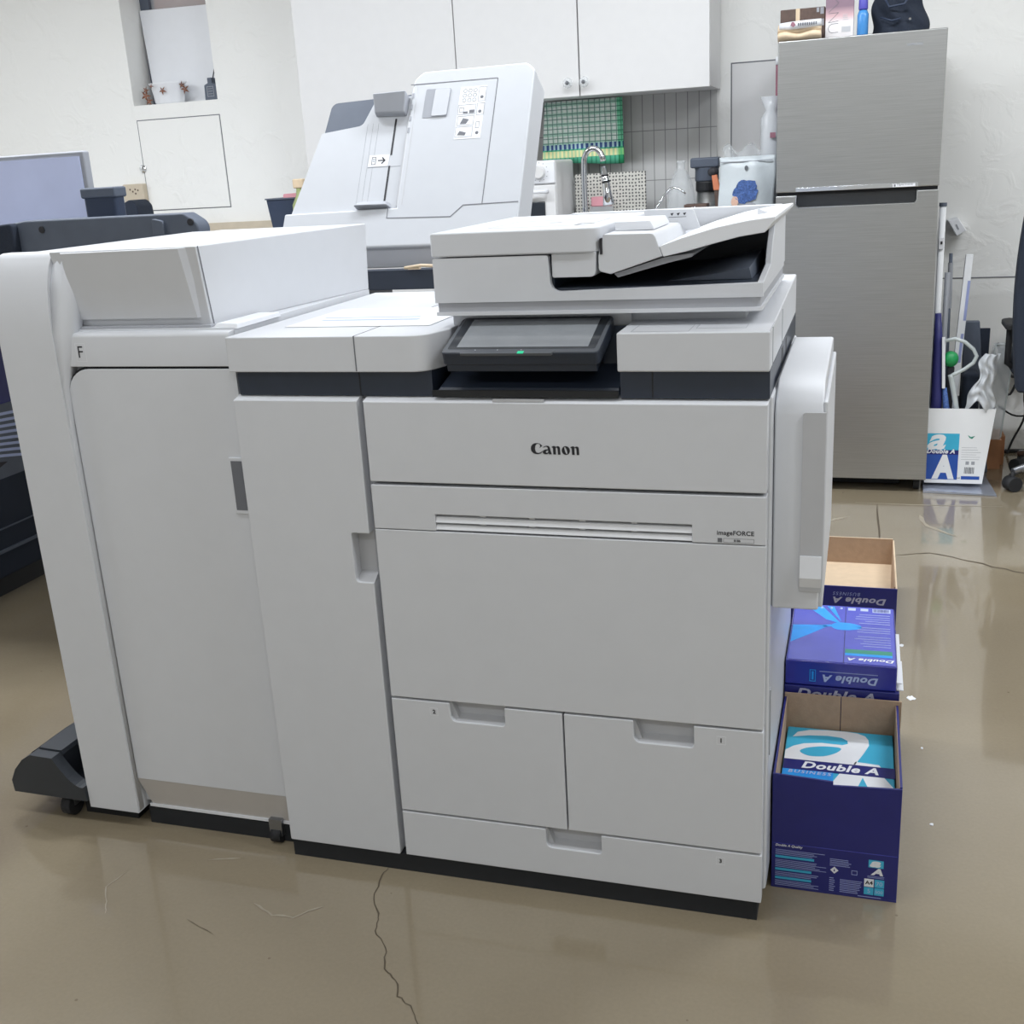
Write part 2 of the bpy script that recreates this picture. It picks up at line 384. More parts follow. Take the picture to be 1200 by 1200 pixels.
# access hatch
fb = Fr((0, YB, 0), (1, 0, 0), (0, 0, 1))
h = bpy.data.objects.new('door_1', None); C.objects.link(h); h.location = (-3.22, YB, 1.37); h['kind'] = 'structure'
g = MB(); fb.ring(g, -3.455, -2.987, 1.155, 1.588, 0.004, 0, 0.001); g.build('hatch_gap', 'ink_grey', h)
g = MB(); fb.rect(g, -3.45, -2.992, 1.16, 1.583, 0, 0.003); g.build('hatch_panel', 'plaster', h)
MB().lathe([(0.0, 0), (0.016, 0), (0.019, 0.008), (0.012, 0.016), (0, 0.018)], (0, 0, 0), 14).build('hatch_knob', 'chrome', None)
k = bpy.data.objects['hatch_knob']; k.parent = h; k.location = (-0.235, 0, -0.01); k.rotation_euler = (PI/2, 0, 0)
h2 = bpy.data.objects.new('door_2', None); C.objects.link(h2); h2.location = (-0.4, YB, 1.4); h2['kind'] = 'structure'
g = MB(); fb.ring(g, -0.56, -0.2, 1.02, 1.63, 0.005, 0, 0.001); g.build('panel_gap', 'ink_grey', h2)
g = MB(); fb.rect(g, -0.554, -0.206, 1.026, 1.624, 0, 0.004); g.build('panel_leaf', 'cabinet_white', h2)
struct(MB().box(XL, -2.372, 4.965, YB, 0, 1.084).build('trim_1', 'beige'))
struct(MB().box(0.3, XR, 4.997, YB, 0.726, 0.7295).build('trim_2', 'ink_grey'))
struct(MB().box(-2.372, -0.617, 4.99, YB, 0.86, 1.556).build('wall_tiles', 'grey_tile'))

def ribbon(name, pts, wd, m, parent, z=0.0006):
    mb = MB(); P = [Vector((x, y, 0)) for x, y in pts]; vs = []
    for i, p in enumerate(P):
        d = (P[min(i+1, len(P)-1)]-P[max(i-1, 0)]).normalized(); nn = Vector((-d.y, d.x, 0))
        ww = wd*(0.6+0.8*random.random()) if 0 < i < len(P)-1 else wd*0.2
        vs += [p+nn*ww/2+Vector((0, 0, z)), p-nn*ww/2+Vector((0, 0, z))]
    mb.add(vs, [(2*i, 2*i+1, 2*i+3, 2*i+2) for i in range(len(P)-1)])
    o = mb.build(name, m, parent); return o
def jag(pts, amp=0.003, n=4):
    out = []
    for a, b in zip(pts, pts[1:]):
        for k in range(n):
            t = k/n; out.append((a[0]+(b[0]-a[0])*t+(random.random()-.5)*2*amp, a[1]+(b[1]-a[1])*t+(random.random()-.5)*2*amp))
    return out+[pts[-1]]
ribbon('crack', jag([(-0.829, 1.66), (-0.829, 1.633), (-0.818, 1.557), (-0.786, 1.515), (-0.779, 1.481), (-0.743, 1.443), (-0.725, 1.393), (-0.692, 1.37), (-0.678, 1.337), (-0.649, 1.32), (-0.619, 1.289), (-0.59, 1.25)]), 0.0022, 'crack', fl)
ribbon('crack', jag([(0.138, 3.588), (0.238, 3.62), (0.362, 3.557), (0.477, 3.481), (0.7, 3.42)], 0.006), 0.006, 'crack', fl)
ribbon('crack', jag([(0.079, 4.148), (0.082, 3.735), (0.086, 3.3)], 0.002), 0.005, 'crack', fl)
ribbon('scratch', [(0.0, 4.15), (0.2, 4.145), (0.51, 4.157)], 0.008, 'scratch', fl)
ribbon('scratch', jag([(0.22, 4.02), (0.24, 3.9), (0.33, 3.80)], 0.003), 0.012, 'scratch', fl)
ribbon('scratch', jag([(-0.08, 3.92), (-0.02, 3.98)], 0.002), 0.012, 'scratch', fl)
ribbon('scratch', jag([(-1.03, 1.50), (-0.98, 1.475), (-0.94, 1.48), (-0.90, 1.52)], 0.002), 0.004, 'scratch', fl)
ribbon('scratch', jag([(-1.19, 1.60), (-1.13, 1.62)], 0.002), 0.004, 'scratch', fl)
ribbon('scratch', jag([(-1.33, 1.53), (-1.34, 1.48), (-1.31, 1.44), (-1.29, 1.41)], 0.001), 0.002, 'scratch', fl)
ribbon('scratch', jag([(-1.13, 1.43), (-1.06, 1.405)], 0.001), 0.0014, 'crack', fl)
def splat(x, y, r):
    pts = [(x+r*(0.6+0.6*random.random())*math.cos(a*PI/5), y+r*(0.8+0.8*random.random())*math.sin(a*PI/5)) for a in range(10)]
    MB().prism(pts, 'z', 0.0, 0.0012).build('paint_splat', 'label_white', fl)
splat(0.146, 2.56, 0.010); splat(0.132, 2.865, 0.007); splat(0.166, 2.02, 0.004); splat(0.16, 2.32, 0.003)

# ceiling lamps
for i, (lx, ly, pw) in enumerate(LAMPS):
    t = thing('ceiling_lamp', 'long white ceiling lamp above the room, out of view', 'lamp', (lx, ly, CEIL), 'ceiling lamps')
    MB().box(lx-0.62, lx+0.62, ly-0.09, ly+0.09, CEIL-0.05, CEIL).build('housing', 'cabinet_white', t)
    MB().box(lx-0.60, lx+0.60, ly-0.07, ly+0.07, CEIL-0.056, CEIL-0.05).build('diffuser', 'lamp_glow', t)
    ld = bpy.data.lights.new('lamp_light', 'AREA'); ld.shape = 'RECTANGLE'; ld.size = 1.2; ld.size_y = 0.16; ld.energy = pw; ld.color = (0.905, 0.945, 1.0)
    lo = bpy.data.objects.new('lamp_light', ld); C.objects.link(lo); lo.parent = t; lo.location = (0, 0, -0.065)

# ================================================================ MAIN PRINTER
Y0 = 1.652; XR0 = -0.129
mp = thing('multifunction_printer', 'large white office printer with touch screen and three paper drawers, nearest machine', 'printer', (-0.58, 1.95, 0))
ff = Fr((0, Y0, 0), (1, 0, 0), (0, 0, 1))
WP = 'white_plastic'
# core body
MB().box(-1.028, -0.124, 1.682, 2.285, 0.045, 0.918).build('body', WP, mp, bevel=0.004)
MB().box(-1.029, -0.136, 1.656, 2.27, 0.0, 0.036).box(-1.015, -0.135, 1.70, 2.27, 0.036, 0.05).build('base', 'dark_gap', mp)
# side door with handle notch
sd = MB().prism(rp([(-1.031, 0.037, .003), (-0.799, 0.037, .003), (-0.799, 0.588), (-0.833, 0.588, .008), (-0.833, 0.679, .004), (-0.799, 0.679), (-0.799, 0.912, .002), (-1.031, 0.912, .003)]), 'y', Y0, 1.679).build('side_door', WP, mp, bevel=0.0015)
g = MB().hexa([(-0.8335, 1.6785, 0.587), (-0.799, 1.6785, 0.587), (-0.799, 1.682, 0.587), (-0.8335, 1.682, 0.587), (-0.8335, 1.6785, 0.681), (-0.799, 1.6785, 0.681), (-0.799, 1.682, 0.681), (-0.8335, 1.682, 0.681)])
g.prism([(1.656, 0.588), (1.682, 0.588), (1.682, 0.604)], 'x', -0.8335, -0.799)
g.build('door_handle', 'recess_grey', sd)
# gap strip seen between side door and main doors
MB().box(-0.800, -0.786, 1.674, 1.683, 0.04, 0.912).build('door_gap_trim', 'grey_plastic', mp)
# upper cover
tb = MB()
for a, b in ((-1.031, -0.799), (-0.787, XR0)):
    tb.hexa([(a, 1.6525, 0.9105), (b, 1.6525, 0.9105), (b, 1.69, 0.9105), (a, 1.69, 0.9105), (a, 1.654, 0.912), (b, 1.654, 0.912), (b, 1.69, 0.9215), (a, 1.69, 0.9215)])
tb.build('sill', 'label_white', mp)
uc = MB().box(-0.787, XR0, Y0, 1.68, 0.7735, 0.9115).build('upper_cover', WP, mp, bevel=0.002)
# hinge seam + strip
st = MB().prism([(-0.787, 0.690), (-0.674, 0.690), (-0.674, 0.719), (-0.243, 0.719), (-0.243, 0.690), (XR0, 0.690), (XR0, 0.768), (-0.787, 0.768)], 'y', Y0, 1.68).build('vent_strip', WP, mp, bevel=0.0012)
MB().box(-0.674, -0.243, 1.672, 1.68, 0.690, 0.719).build('vent_back', 'dark_gap', st)
for z1, z0 in ((0.7165, 0.7045), (0.7025, 0.692)):
    s_ = MB().hexa([(-0.674, 1.653, z0), (-0.243, 1.653, z0), (-0.243, 1.672, z0+0.004), (-0.674, 1.672, z0+0.004), (-0.674, 1.656, z1-0.0028), (-0.243, 1.656, z1-0.0028), (-0.243, 1.672, z1), (-0.674, 1.672, z1)])
    s_.build('vent_slat', 'label_white', st, bevel=0.0005)
for z in (0.7175, 0.7035):
    for xx in (-0.59, -0.505, -0.42, -0.335): MB().box(xx-0.005, xx+0.005, 1.655, 1.672, z-0.001, z+0.001).build('vent_bridge', WP, st)
MB().box(-0.785, XR0-0.002, 1.676, 1.684, 0.688, 0.690).build('seam', 'dark_gap', mp)
MB().box(-0.785, XR0-0.002, 1.672, 1.684, 0.768, 0.7735).build('seam', 'dark_gap', mp)
fd = MB().box(-0.787, XR0, Y0, 1.68, 0.3705, 0.6885).build('front_door', WP, mp, bevel=0.0015)
def drawer(x0, x1, z0, z1, n0, n1, nz, num, nx, nzz):
    d = MB().prism(rp([(x0, z0), (x1, z0), (x1, z1), (n1, z1), (n1, nz, .006), (n0, nz, .012), (n0, z1), (x0, z1)]), 'y', Y0, 1.676).build('drawer', WP, mp, bevel=0.0015)
    d['label'] = 'drawer numbered '+num
    g = MB().box(n0-0.001, n1+0.001, 1.675, 1.682, nz-0.001, z1+0.001)
    g.prism([(1.655, nz-0.0005), (1.676, nz-0.0005), (1.676, nz+0.008)], 'x', n0, n1)
    g.prism([(n0, nz), (n0+0.014, nz), (n0, z1)], 'y', 1.662, 1.676)
    g.build('handle', 'recess_grey', d)
    t = MB(); ff.ring(t, nx-0.0075, nx+0.0075, nzz-0.0075, nzz+0.0075, 0.0006, 0, 0.0002); t.build('number_frame', 'label_white', d)
    t = MB(); ff.text(t, num, nx-(0.0022 if num != '1' else 0.0012), nzz-0.0038, height=0.0082, bold=0.04); t.build('number', 'ink', d)
drawer(-0.787, -0.4685, 0.1365, 0.3665, -0.675, -0.573, 0.331, '2', -0.706, 0.347)
drawer(-0.4655, XR0, 0.1365, 0.3665, -0.344, -0.242, 0.326, '1', -0.197, 0.345)
drawer(-0.787, XR0, 0.0385, 0.1325, -0.509, -0.407, 0.095, '3', -0.198, 0.113)
# maker's logo
K = MB()
def glyph(outer, hole=None):
    S = lambda q: (-0.4995+(q[0]-270)*0.0001227, 0.8465-(q[1]-205)*0.000130)
    loops = [[S(q) for q in L] for L in ([outer, hole] if hole else [outer])]
    tris = tessellate_polygon([[Vector((a, b, 0)) for a, b in L] for L in loops])
    K.add([ff.p(a, b, 0.0004) for L in loops for a, b in L], [tuple(t) for t in tris])
glyph([(425,240),(412,224),(390,211),(360,205),(325,208),(295,222),(275,245),(268,275),(275,308),(297,332),(330,345),(370,346),(405,334),(430,308),(424,304),(400,322),(370,331),(345,325),(330,305),(325,275),(332,240),(350,218),(375,214),(393,224),(398,244),(386,266),(396,262)])
glyph([(430,264),(448,248),(480,236),(512,240),(528,258),(536,300),(550,344),(512,345),(508,332),(490,344),(458,347),(434,336),(427,316),(438,296),(465,284),(499,281),(494,258),(478,248),(456,256)], [(503,295),(482,300),(470,316),(480,329),(500,320)])
def enn(dx): glyph([(552+dx,250),(575+dx,238),(602+dx,240),(604+dx,252),(628+dx,239),(652+dx,242),(663+dx,262),(667+dx,347),(632+dx,347),(629+dx,270),(620+dx,258),(605+dx,262),(606+dx,346),(570+dx,346),(567+dx,264),(552+dx,257)])
enn(0); enn(251)
el = lambda cx, cy, rx, ry, rot, n=20: [(cx+rx*math.cos(t)*math.cos(rot)-ry*math.sin(t)*math.sin(rot), cy+rx*math.cos(t)*math.sin(rot)+ry*math.sin(t)*math.cos(rot)) for t in [2*PI*i/n for i in range(n)]]
glyph(el(740,293,55,56,0), el(740,293,13,47,-0.3))
K.build('logo', 'ink', uc)
t = MB(); ff.text(t, 'imageFORCE', -0.204, 0.7025, width=0.057, bold=0.022, space=1.05); t.build('model_lettering', 'ink', st)
t = MB(); ff.rect(t, -0.203, -0.196, 0.6925, 0.6995, 0, 0.0003); t.build('model_square', 'ink_grey', st)
t = MB(); ff.ring(t, -0.194, -0.147, 0.6925, 0.6995, 0.0005, 0, 0.0002); t.build('model_frame', 'ink_grey', st)
t = MB(); ff.text(t, '8186', -0.178, 0.694, height=0.004, bold=0.03); t.build('model_number', 'ink', st)

# dark band
MB().box(-1.026, -0.6665, 1.668, 2.283, 0.918, 0.961).build('dark_band', 'hazed_black_plastic', mp, bevel=0.001)
MB().box(-0.3535, -0.127, 1.662, 2.288, 0.918, 0.9608).build('dark_band', 'hazed_black_plastic', mp, bevel=0.001)
sm = MB(); sm.box(-0.797, -0.795, 1.6675, 1.669, 0.919, 0.960).box(-0.304, -0.302, 1.6612, 1.663, 0.919, 0.960).box(-0.1273, -0.1265, 1.90, 1.93, 0.925, 0.955).box(-0.1273, -0.1265, 2.0, 2.02, 0.925, 0.955)
sm.build('band_seams', 'black_plastic', mp)
# centre recess behind touch panel
MB().box(-0.6665, -0.3535, 1.76, 2.283, 0.918, 1.016).build('recess_block', 'hazed_black_plastic', mp)
g = MB().hexa([(-0.664, 1.664, 0.921), (-0.356, 1.664, 0.921), (-0.356, 1.757, 0.921), (-0.664, 1.757, 0.921), (-0.655, 1.672, 0.932), (-0.357, 1.672, 0.932), (-0.357, 1.757, 0.955), (-0.655, 1.757, 0.955)])
g.build('recess_shelf', 'hazed_black_plastic', mp, bevel=0.001)
g = MB().box(-0.61, -0.40, 1.70, 1.757, 0.9555, 0.975); g.build('panel_bracket', 'black_plastic', mp)
MB().box(-0.664, -0.356, 1.6575, 1.6605, 0.919, 0.930).build('status_bar', 'black_plastic', mp)
g = MB().box(-0.560, -0.475, 1.6528, 1.658, 0.9123, 0.9165); g.build('sill_insert', 'recess_grey', mp)
# left deck cover: outline in plan with rounded corner, slanting side
lo = rp([(-1.033, 1.652, .004), (-0.672, 1.652, .035), (-0.650, 1.72, .03), (-0.662, 2.0), (-0.662, 2.285, .004), (-1.033, 2.285, .004)], 8)
lc = MB().prism(lo, 'z', 0.9605, 1.020).build('left_top_cover', WP, mp, bevel=0.002)
MB().box(-0.7935, -0.7915, 1.6515, 2.2, 0.962, 1.0203).build('cover_seam', 'ink_grey', lc)
MB().box(-0.66, -0.3545, 1.768, 2.285, 1.014, 1.0385).build('deck', WP, mp, bevel=0.001)
rc = MB().prism([(1.652, 0.9608), (2.288, 0.9608), (2.288, 1.037), (1.72, 1.0205), (1.652, 1.0205)], 'x', -0.3555, -0.127).build('right_top_cover', WP, mp, bevel=0.0025)
g = MB(); fd_ = Fr((0, 0, 1.0206), (1, 0, 0), (0, 1, 0))
fd_.ring(g, -0.335, -0.247, 1.662, 1.735, 0.0008, 0, 0.0003); fd_.ring(g, -0.24, -0.165, 1.69, 1.74, 0.0008, 0, 0.0003)
fd_.rect(g, -0.1285, -0.1275, 1.655, 2.28); g.build('panel_lines', 'grey_plastic', rc)
g = MB().box(-0.1275, -0.1262, 1.70, 1.703, 0.962, 1.02).box(-0.1275, -0.1262, 1.9, 1.903, 0.962, 1.02); g.build('cover_seam', 'grey_plastic', rc)
g = MB(); fd_.rect(g, -1.02, -0.80, 1.80, 2.24, 0.0, 0.0006); 
# touch panel
cpn = Vector((0, 0.12, 0.038)).normalized(); cu_ = Vector((1, 0, 0))
cf = Fr((-0.638, 1.640, 0.9935), (1, 0, 0), (0, 0.12, 0.0385))
L_ = math.hypot(0.12, 0.0385); W_ = 0.257
ol = rp([(0, 0, .008), (W_, 0, .008), (W_, L_, .008), (0, L_, .008)], 4)
mb = MB(); cf.poly(mb, ol, -0.0215, 0); cp = mb.build('control_panel', 'hazed_black_plastic', mp, bevel=0.002)
mb = MB(); cf.poly(mb, rp([(0.001, 0.001, .008), (W_-0.001, 0.001, .008), (W_-0.001, L_-0.001, .008), (0.001, L_-0.001, .008)], 4), -0.001, 0.0004); mb.build('panel_frame', 'bezel_grey', cp)
mb = MB(); cf.poly(mb, rp([(0.008, 0.012, .003), (W_-0.008, 0.012, .003), (W_-0.006, L_-0.004, .003), (0.006, L_-0.004, .003)], 3), 0, 0.0007); mb.build('bezel', 'bezel_black', cp)
mb = MB(); cf.poly(mb, [(0.022, 0.018), (W_-0.020, 0.018), (W_-0.020, L_-0.009), (0.022, L_-0.009)], 0.0007, 0.0012); mb.build('screen', 'screen_glass', cp)
mb = MB(); cf.poly(mb, [(0.034, -0.003), (W_-0.075, -0.003), (W_-0.068, 0.006), (0.030, 0.006)], -0.004, 0.0008); mb.build('front_bar', 'bezel_grey', cp, bevel=0.0006)
mb = MB(); cf.rect(mb, 0.128, 0.138, -0.0034, 0.0035, 0, 0.0012); mb.build('indicator', 'green_led', cp)
mb = MB()
for a in (0.055, 0.092, 0.131): cf.rect(mb, a, a+0.002, 0.008, 0.009, 0.0005, 0.0009)
mb.build('button_marks', 'label_white', cp)
mb = MB(); cf.poly(mb, [(0.006, 0.003), (W_-0.006, 0.003), (W_-0.006, L_-0.01), (0.006, L_-0.01)], -0.034, -0.0215); mb.build('panel_underside', 'hazed_black_plastic', cp)

# scanner unit and document feeder
SY0, SY1 = 1.722, 2.205
front = rp([(-0.672, 1.062), (-0.672, 1.1335, .003), (-0.477, 1.1335, .004), (-0.475, 1.076, .016), (-0.144, 1.083), (-0.144, 1.062)], 6)
sc = MB().prism(front, 'y', SY0, SY0+0.014)
pl_ = rp([(-0.672, SY0), (-0.144, SY0, .012), (-0.144, SY1), (-0.672, SY1)], 5)
sc.prism([(-0.670, SY0+0.014), (-0.146, SY0+0.014), (-0.146, SY1-0.002), (-0.670, SY1-0.002)], 'z', 1.0625, 1.074)
sc.box(-0.672, -0.4785, SY0+0.0145, SY1, 1.0745, 1.133)
scn = sc.build('scanner_unit', WP, mp)
MB().box(-0.478, -0.150, SY1-0.03, SY1, 1.0745, 1.165).build('back_wall', WP, scn)
MB().prism(rp([(-0.668, SY0+0.003), (-0.148, SY0+0.003, .012), (-0.148, SY1-0.002), (-0.668, SY1-0.002)]), 'z', 1.0465, 1.0622).build('lower_rim', 'grey_plastic', scn)
MB().prism(rp([(-0.671, SY0+0.0005), (-0.145, SY0+0.0005, .012), (-0.145, SY1-0.002), (-0.671, SY1-0.002)]), 'z', 1.041, 1.047).build('rim_lip', WP, scn)
MB().box(-0.640, -0.175, SY0+0.06, SY1-0.02, 1.0215, 1.042).build('scanner_plinth', WP, scn)
# right side wall of the output well: low at front, rising to the back
MB().prism([(1.735, 1.07), (SY1, 1.07), (SY1, 1.163), (1.98, 1.163), (1.955, 1.155), (1.90, 1.118), (1.88, 1.096), (1.74, 1.082)], 'x', -0.1545, -0.1445).build('side_wall', WP, scn, bevel=0.0015)
MB().box(-0.474, -0.1555, SY0+0.015, SY1-0.031, 1.0745, 1.0805).build('output_tray', 'hazed_black_plastic', scn)
MB().box(-0.474, -0.1555, SY1-0.036, SY1-0.031, 1.0805, 1.135).build('well_back', 'hazed_black_plastic', scn)
MB().box(-0.478, -0.472, SY0+0.015, SY1-0.031, 1.0805, 1.133).build('well_side', 'hazed_black_plastic', scn)
MB().hexa([(-0.30, 1.80, 1.081), (-0.168, 1.80, 1.081), (-0.168, 2.05, 1.081), (-0.30, 2.05, 1.081), (-0.29, 1.80, 1.082), (-0.172, 1.80, 1.098), (-0.172, 2.05, 1.108), (-0.29, 2.05, 1.084)]).build('tray_ramp', 'charcoal', scn, bevel=0.001)
lid = MB().prism(rp([(-0.674, SY0-0.002, .006), (-0.395, SY0-0.002, .022), (-0.395, 2.19, .004), (-0.674, 2.19, .006)], 6), 'z', 1.1355, 1.1735).build('feeder_cover', WP, mp, bevel=0.003)
lt_ = Fr((0, 0, 1.1736), (1, 0, 0), (0, 1, 0)); g = MB()
lt_.ring(g, -0.60, -0.43, 1.80, 1.98, 0.001, 0, 0.0002); lt_.rect(g, -0.52, -0.50, 1.90, 1.912); g.build('cover_marks', 'recess_grey', lid)
g = MB(); lt_.rect(g, -0.452, -0.428, 1.84, 1.844); lt_.rect(g, -0.452, -0.448, 1.80, 1.84); g.build('cover_marks', 'ink_grey', lid)
MB().prism(rp([(-0.472, 1.098, .003), (-0.402, 1.098, .008), (-0.400, 1.136), (-0.472, 1.136)], 4), 'y', SY0+0.004, 2.17).build('feeder_body', WP, lid, bevel=0.001)
fd0 = MB().prism(rp([(-0.388, 1.162, .003), (-0.309, 1.161, .010), (-0.296, 1.126), (-0.378, 1.101), (-0.397, 1.106, .006), (-0.397, 1.13)], 5), 'y', 1.728, 2.17).build('feeder_flap', WP, mp, bevel=0.0015)
MB().prism([(-0.384, 1.162), (-0.322, 1.162), (-0.322, 1.166), (-0.328, 1.176), (-0.384, 1.176)], 'y', 1.80, 1.95).build('flap_window', 'label_white', fd0, bevel=0.001)
MB().prism([(-0.394, 1.132), (-0.390, 1.132), (-0.390, 1.156), (-0.394, 1.156)], 'y', 1.7265, 1.74).build('flap_gap', 'ink', fd0)
MB().prism([(-0.376, 1.100), (-0.296, 1.123), (-0.25, 1.128), (-0.255, 1.122), (-0.292, 1.114), (-0.37, 1.094)], 'y', 1.745, 2.15).build('flap_underside', 'grey_plastic', fd0)
tr = MB().prism([(-0.301, 1.141), (-0.268, 1.152), (-0.215, 1.166), (-0.17, 1.174), (-0.128, 1.1785), (-0.128, 1.173), (-0.143, 1.156), (-0.18, 1.151), (-0.219, 1.142), (-0.26, 1.132), (-0.295, 1.125)], 'y', 1.728, 2.16).build('document_tray', 'label_white', mp, bevel=0.0012)
g = MB().prism(rp([(-0.368, 1.134), (-0.276, 1.150), (-0.288, 1.182, .006), (-0.375, 1.184, .004)], 4), 'y', 2.0, 2.006); g.build('paper_guide', WP, tr, bevel=0.001)
g2 = Fr((0, 2.0, 0), (1, 0, 0), (0, 0, 1)); t = MB()
for i in range(3):
    x = -0.328+i*0.011; g2.poly(t, [(x, 1.176), (x+0.006, 1.177), (x+0.003, 1.172)], 0, 0.0004)
g2.rect(t, -0.331, -0.300, 1.1695, 1.1702, 0, 0.0004); t.build('guide_marks', 'ink', tr)
MB().prism([(-0.165, 1.176), (-0.148, 1.178), (-0.165, 1.186)], 'y', 1.85, 1.853).build('tray_stop', 'label_white', tr)
MB().box(-0.55, -0.150, 2.17, 2.205, 1.10, 1.176).build('hinge_cover', WP, mp, bevel=0.002)

# side paper deck on the right
dk = MB().prism([(1.70, 0.567), (1.70, 0.886), (1.712, 0.905), (1.765, 0.930), (2.18, 0.930), (2.18, 0.567)], 'x', -0.123, -0.050).build('paper_deck', WP, mp, bevel=0.004)
MB().box(-0.0505, -0.044, 1.708, 2.16, 0.57, 0.905).build('deck_lid', WP, dk, bevel=0.0025)
MB().prism(rp([(-0.080, 0.60, .002), (-0.046, 0.60), (-0.046, 0.89), (-0.080, 0.89, .004)]), 'y', 1.697, 1.701).build('deck_handle', 'recess_grey', dk)
MB().hexa([(-0.080, 1.690, 0.625), (-0.047, 1.690, 0.625), (-0.047, 1.70, 0.60), (-0.080, 1.70, 0.60), (-0.080, 1.695, 0.66), (-0.047, 1.695, 0.66), (-0.047, 1.70, 0.66), (-0.080, 1.70, 0.66)]).build('handle_lip', 'label_white', dk)
g = MB().box(-0.126, -0.1235, 1.69, 2.28, 0.05, 0.915); g.build('side_panel', 'lid_plastic', mp)
g = MB().box(-0.1238, -0.1215, 1.70, 1.712, 0.30, 0.42); g.build('hinge_cap', 'grey_plastic', mp)

# ================================================================ FINISHER
fn = thing('paper_finisher', 'tall white paper finisher with letter F and curved left column, left of printer', 'finisher', (-1.28, 1.98, 0))
FY = 1.680
body = MB().prism([(FY+0.02, 0.05), (FY+0.02, 1.03), (2.27, 1.03), (2.27, 0.05)], 'x', -1.457, -1.040).build('body', WP, fn)
MB().box(-1.50, -1.04, 1.745, 2.2, 0.0, 0.05).box(-1.385, -1.04, 1.694, 1.745, 0.0, 0.037).build('base', 'dark_gap', fn)
# upper housing (z 1.03 - 1.17)
hs = MB().hexa([(-1.390, 1.722, 1.03), (-1.098, 1.722, 1.03), (-1.040, 2.27, 1.03), (-1.390, 2.27, 1.03), (-1.390, 1.69, 1.1695), (-1.092, 1.694, 1.17), (-1.030, 2.262, 1.17), (-1.390, 2.27, 1.1695)]).build('upper_housing', WP, fn, bevel=0.002)
g = MB().hexa([(-1.368, 1.712, 1.046), (-1.118, 1.712, 1.046), (-1.11, 1.73, 1.046), (-1.376, 1.73, 1.046), (-1.362, 1.684, 1.1665), (-1.122, 1.686, 1.168), (-1.104, 1.70, 1.1685), (-1.374, 1.70, 1.1685)])
g.build('tilted_cover', WP, fn, bevel=0.001)
g = MB().add([(-1.0968, 1.7275, 1.031), (-1.0905, 1.698, 1.1702), (-1.0903, 1.7005, 1.1702), (-1.0965, 1.7305, 1.031)], [(0, 1, 2, 3)]); g.build('housing_seam', 'ink_grey', fn, flat=True)
g = MB().box(-1.372, -1.09, 1.706, 1.724, 1.0305, 1.034); g.build('recess_shadow_strip', 'grey_plastic', fn)
# ledge with F
MB().prism(rp([(FY, 0.9655), (FY, 1.025, .008), (1.74, 1.030), (1.74, 0.9655)], 5), 'x', -1.389, -1.042).build('front_ledge', WP, fn, bevel=0.001)
fF = Fr((0, FY, 0), (1, 0, 0), (0, 0, 1))
t = MB(); fF.ring(t, -1.360, -1.339, 0.975, 1.008, 0.0005, 0, 0.0002); t.build('letter_frame', 'label_white', fn)
t = MB(); fF.text(t, 'F', -1.355, 0.982, height=0.021, width=0.0105); t.build('letter', 'ink', fn)
# door + seam
dd = MB().prism(rp([(-1.389, 0.112), (-1.036, 0.112), (-1.036, 0.961), (-1.389, 0.961, .048)], 8), 'y', FY, FY+0.012).build('front_door', WP, fn, bevel=0.001)
MB().prism(rp([(-1.3908, 0.105), (-1.038, 0.105), (-1.038, 0.9652), (-1.3908, 0.9652, .048)], 8), 'y', FY+0.0045, FY+0.0125).build('door_seam', 'dark_gap', fn)
g = MB().box(-1.042, -1.0405, 1.70, 1.72, 0.1, 0.95); g.build('edge_trim', WP, fn)
g = MB().box(-1.072, -1.045, FY-0.003, FY+0.002, 0.697, 0.802); hd = g.build('door_handle', WP, dd, bevel=0.001)
MB().prism([(-1.0685, 0.704), (-1.046, 0.704), (-1.046, 0.796), (-1.0685, 0.796)], 'y', FY-0.0034, FY-0.002).build('handle_recess', 'ink_grey', hd)
g = MB().hexa([(-1.375, FY+0.016, 0.046), (-1.045, FY+0.016, 0.046), (-1.045, FY+0.03, 0.046), (-1.375, FY+0.03, 0.046), (-1.391, FY+0.002, 0.111), (-1.045, FY+0.002, 0.111), (-1.045, FY+0.03, 0.111), (-1.391, FY+0.03, 0.111)])
g.build('kick_panel', 'kick_plastic', fn)
MB().box(-1.380, -1.045, FY+0.013, FY+0.03, 0.040, 0.046).build('bottom_rail', 'label_white', fn)
# left column with curved top front
prof = [(1.665, 0.036), (1.663, 0.98)]
for k in range(9):
    a = k/8*PI/2; prof.append((1.663+0.11*(1-math.cos(a))*0.45, 1.03+0.139*math.sin(a)))
prof += [(2.26, 1.169), (2.26, 0.036)]
MB().prism([(1.668, 0.036)]+prof[1:-2]+[(1.735, 1.169), (1.735, 0.036)], 'x', -1.510, -1.391).build('column', WP, fn, bevel=0.001)
MB().box(-1.457, -1.391, 1.735, 2.26, 0.06, 1.1685).build('column_back', WP, fn)
lv = [(0.04, -1.3912, FY+0.010, 1.668), (0.85, -1.3910, FY-0.0005, 1.664), (0.93, -1.387, FY-0.0005, 1.664), (0.98, -1.373, FY-0.0005, 1.664), (1.03, -1.361, FY, 1.664), (1.10, -1.360, 1.700, 1.676), (1.169, -1.358, 1.692, 1.706)]
vs = []
for za, xa, ya, fa in lv: vs += [(-1.3915, fa, za), ((xa-1.3915)/2+0.001, (fa+ya)/2, za), (xa, ya, za), (xa, ya+0.03, za), (-1.3915, ya+0.03, za)]
n = len(lv); g = MB().add(vs, [(0, 1, 2, 3, 4), tuple(range(5*n-1, 5*n-6, -1))]+[(5*i+k, 5*i+(k+1) % 5, 5*i+5+(k+1) % 5, 5*i+5+k) for i in range(n-1) for k in range(5)])
g.build('column_bevel', WP, fn, smooth=True)
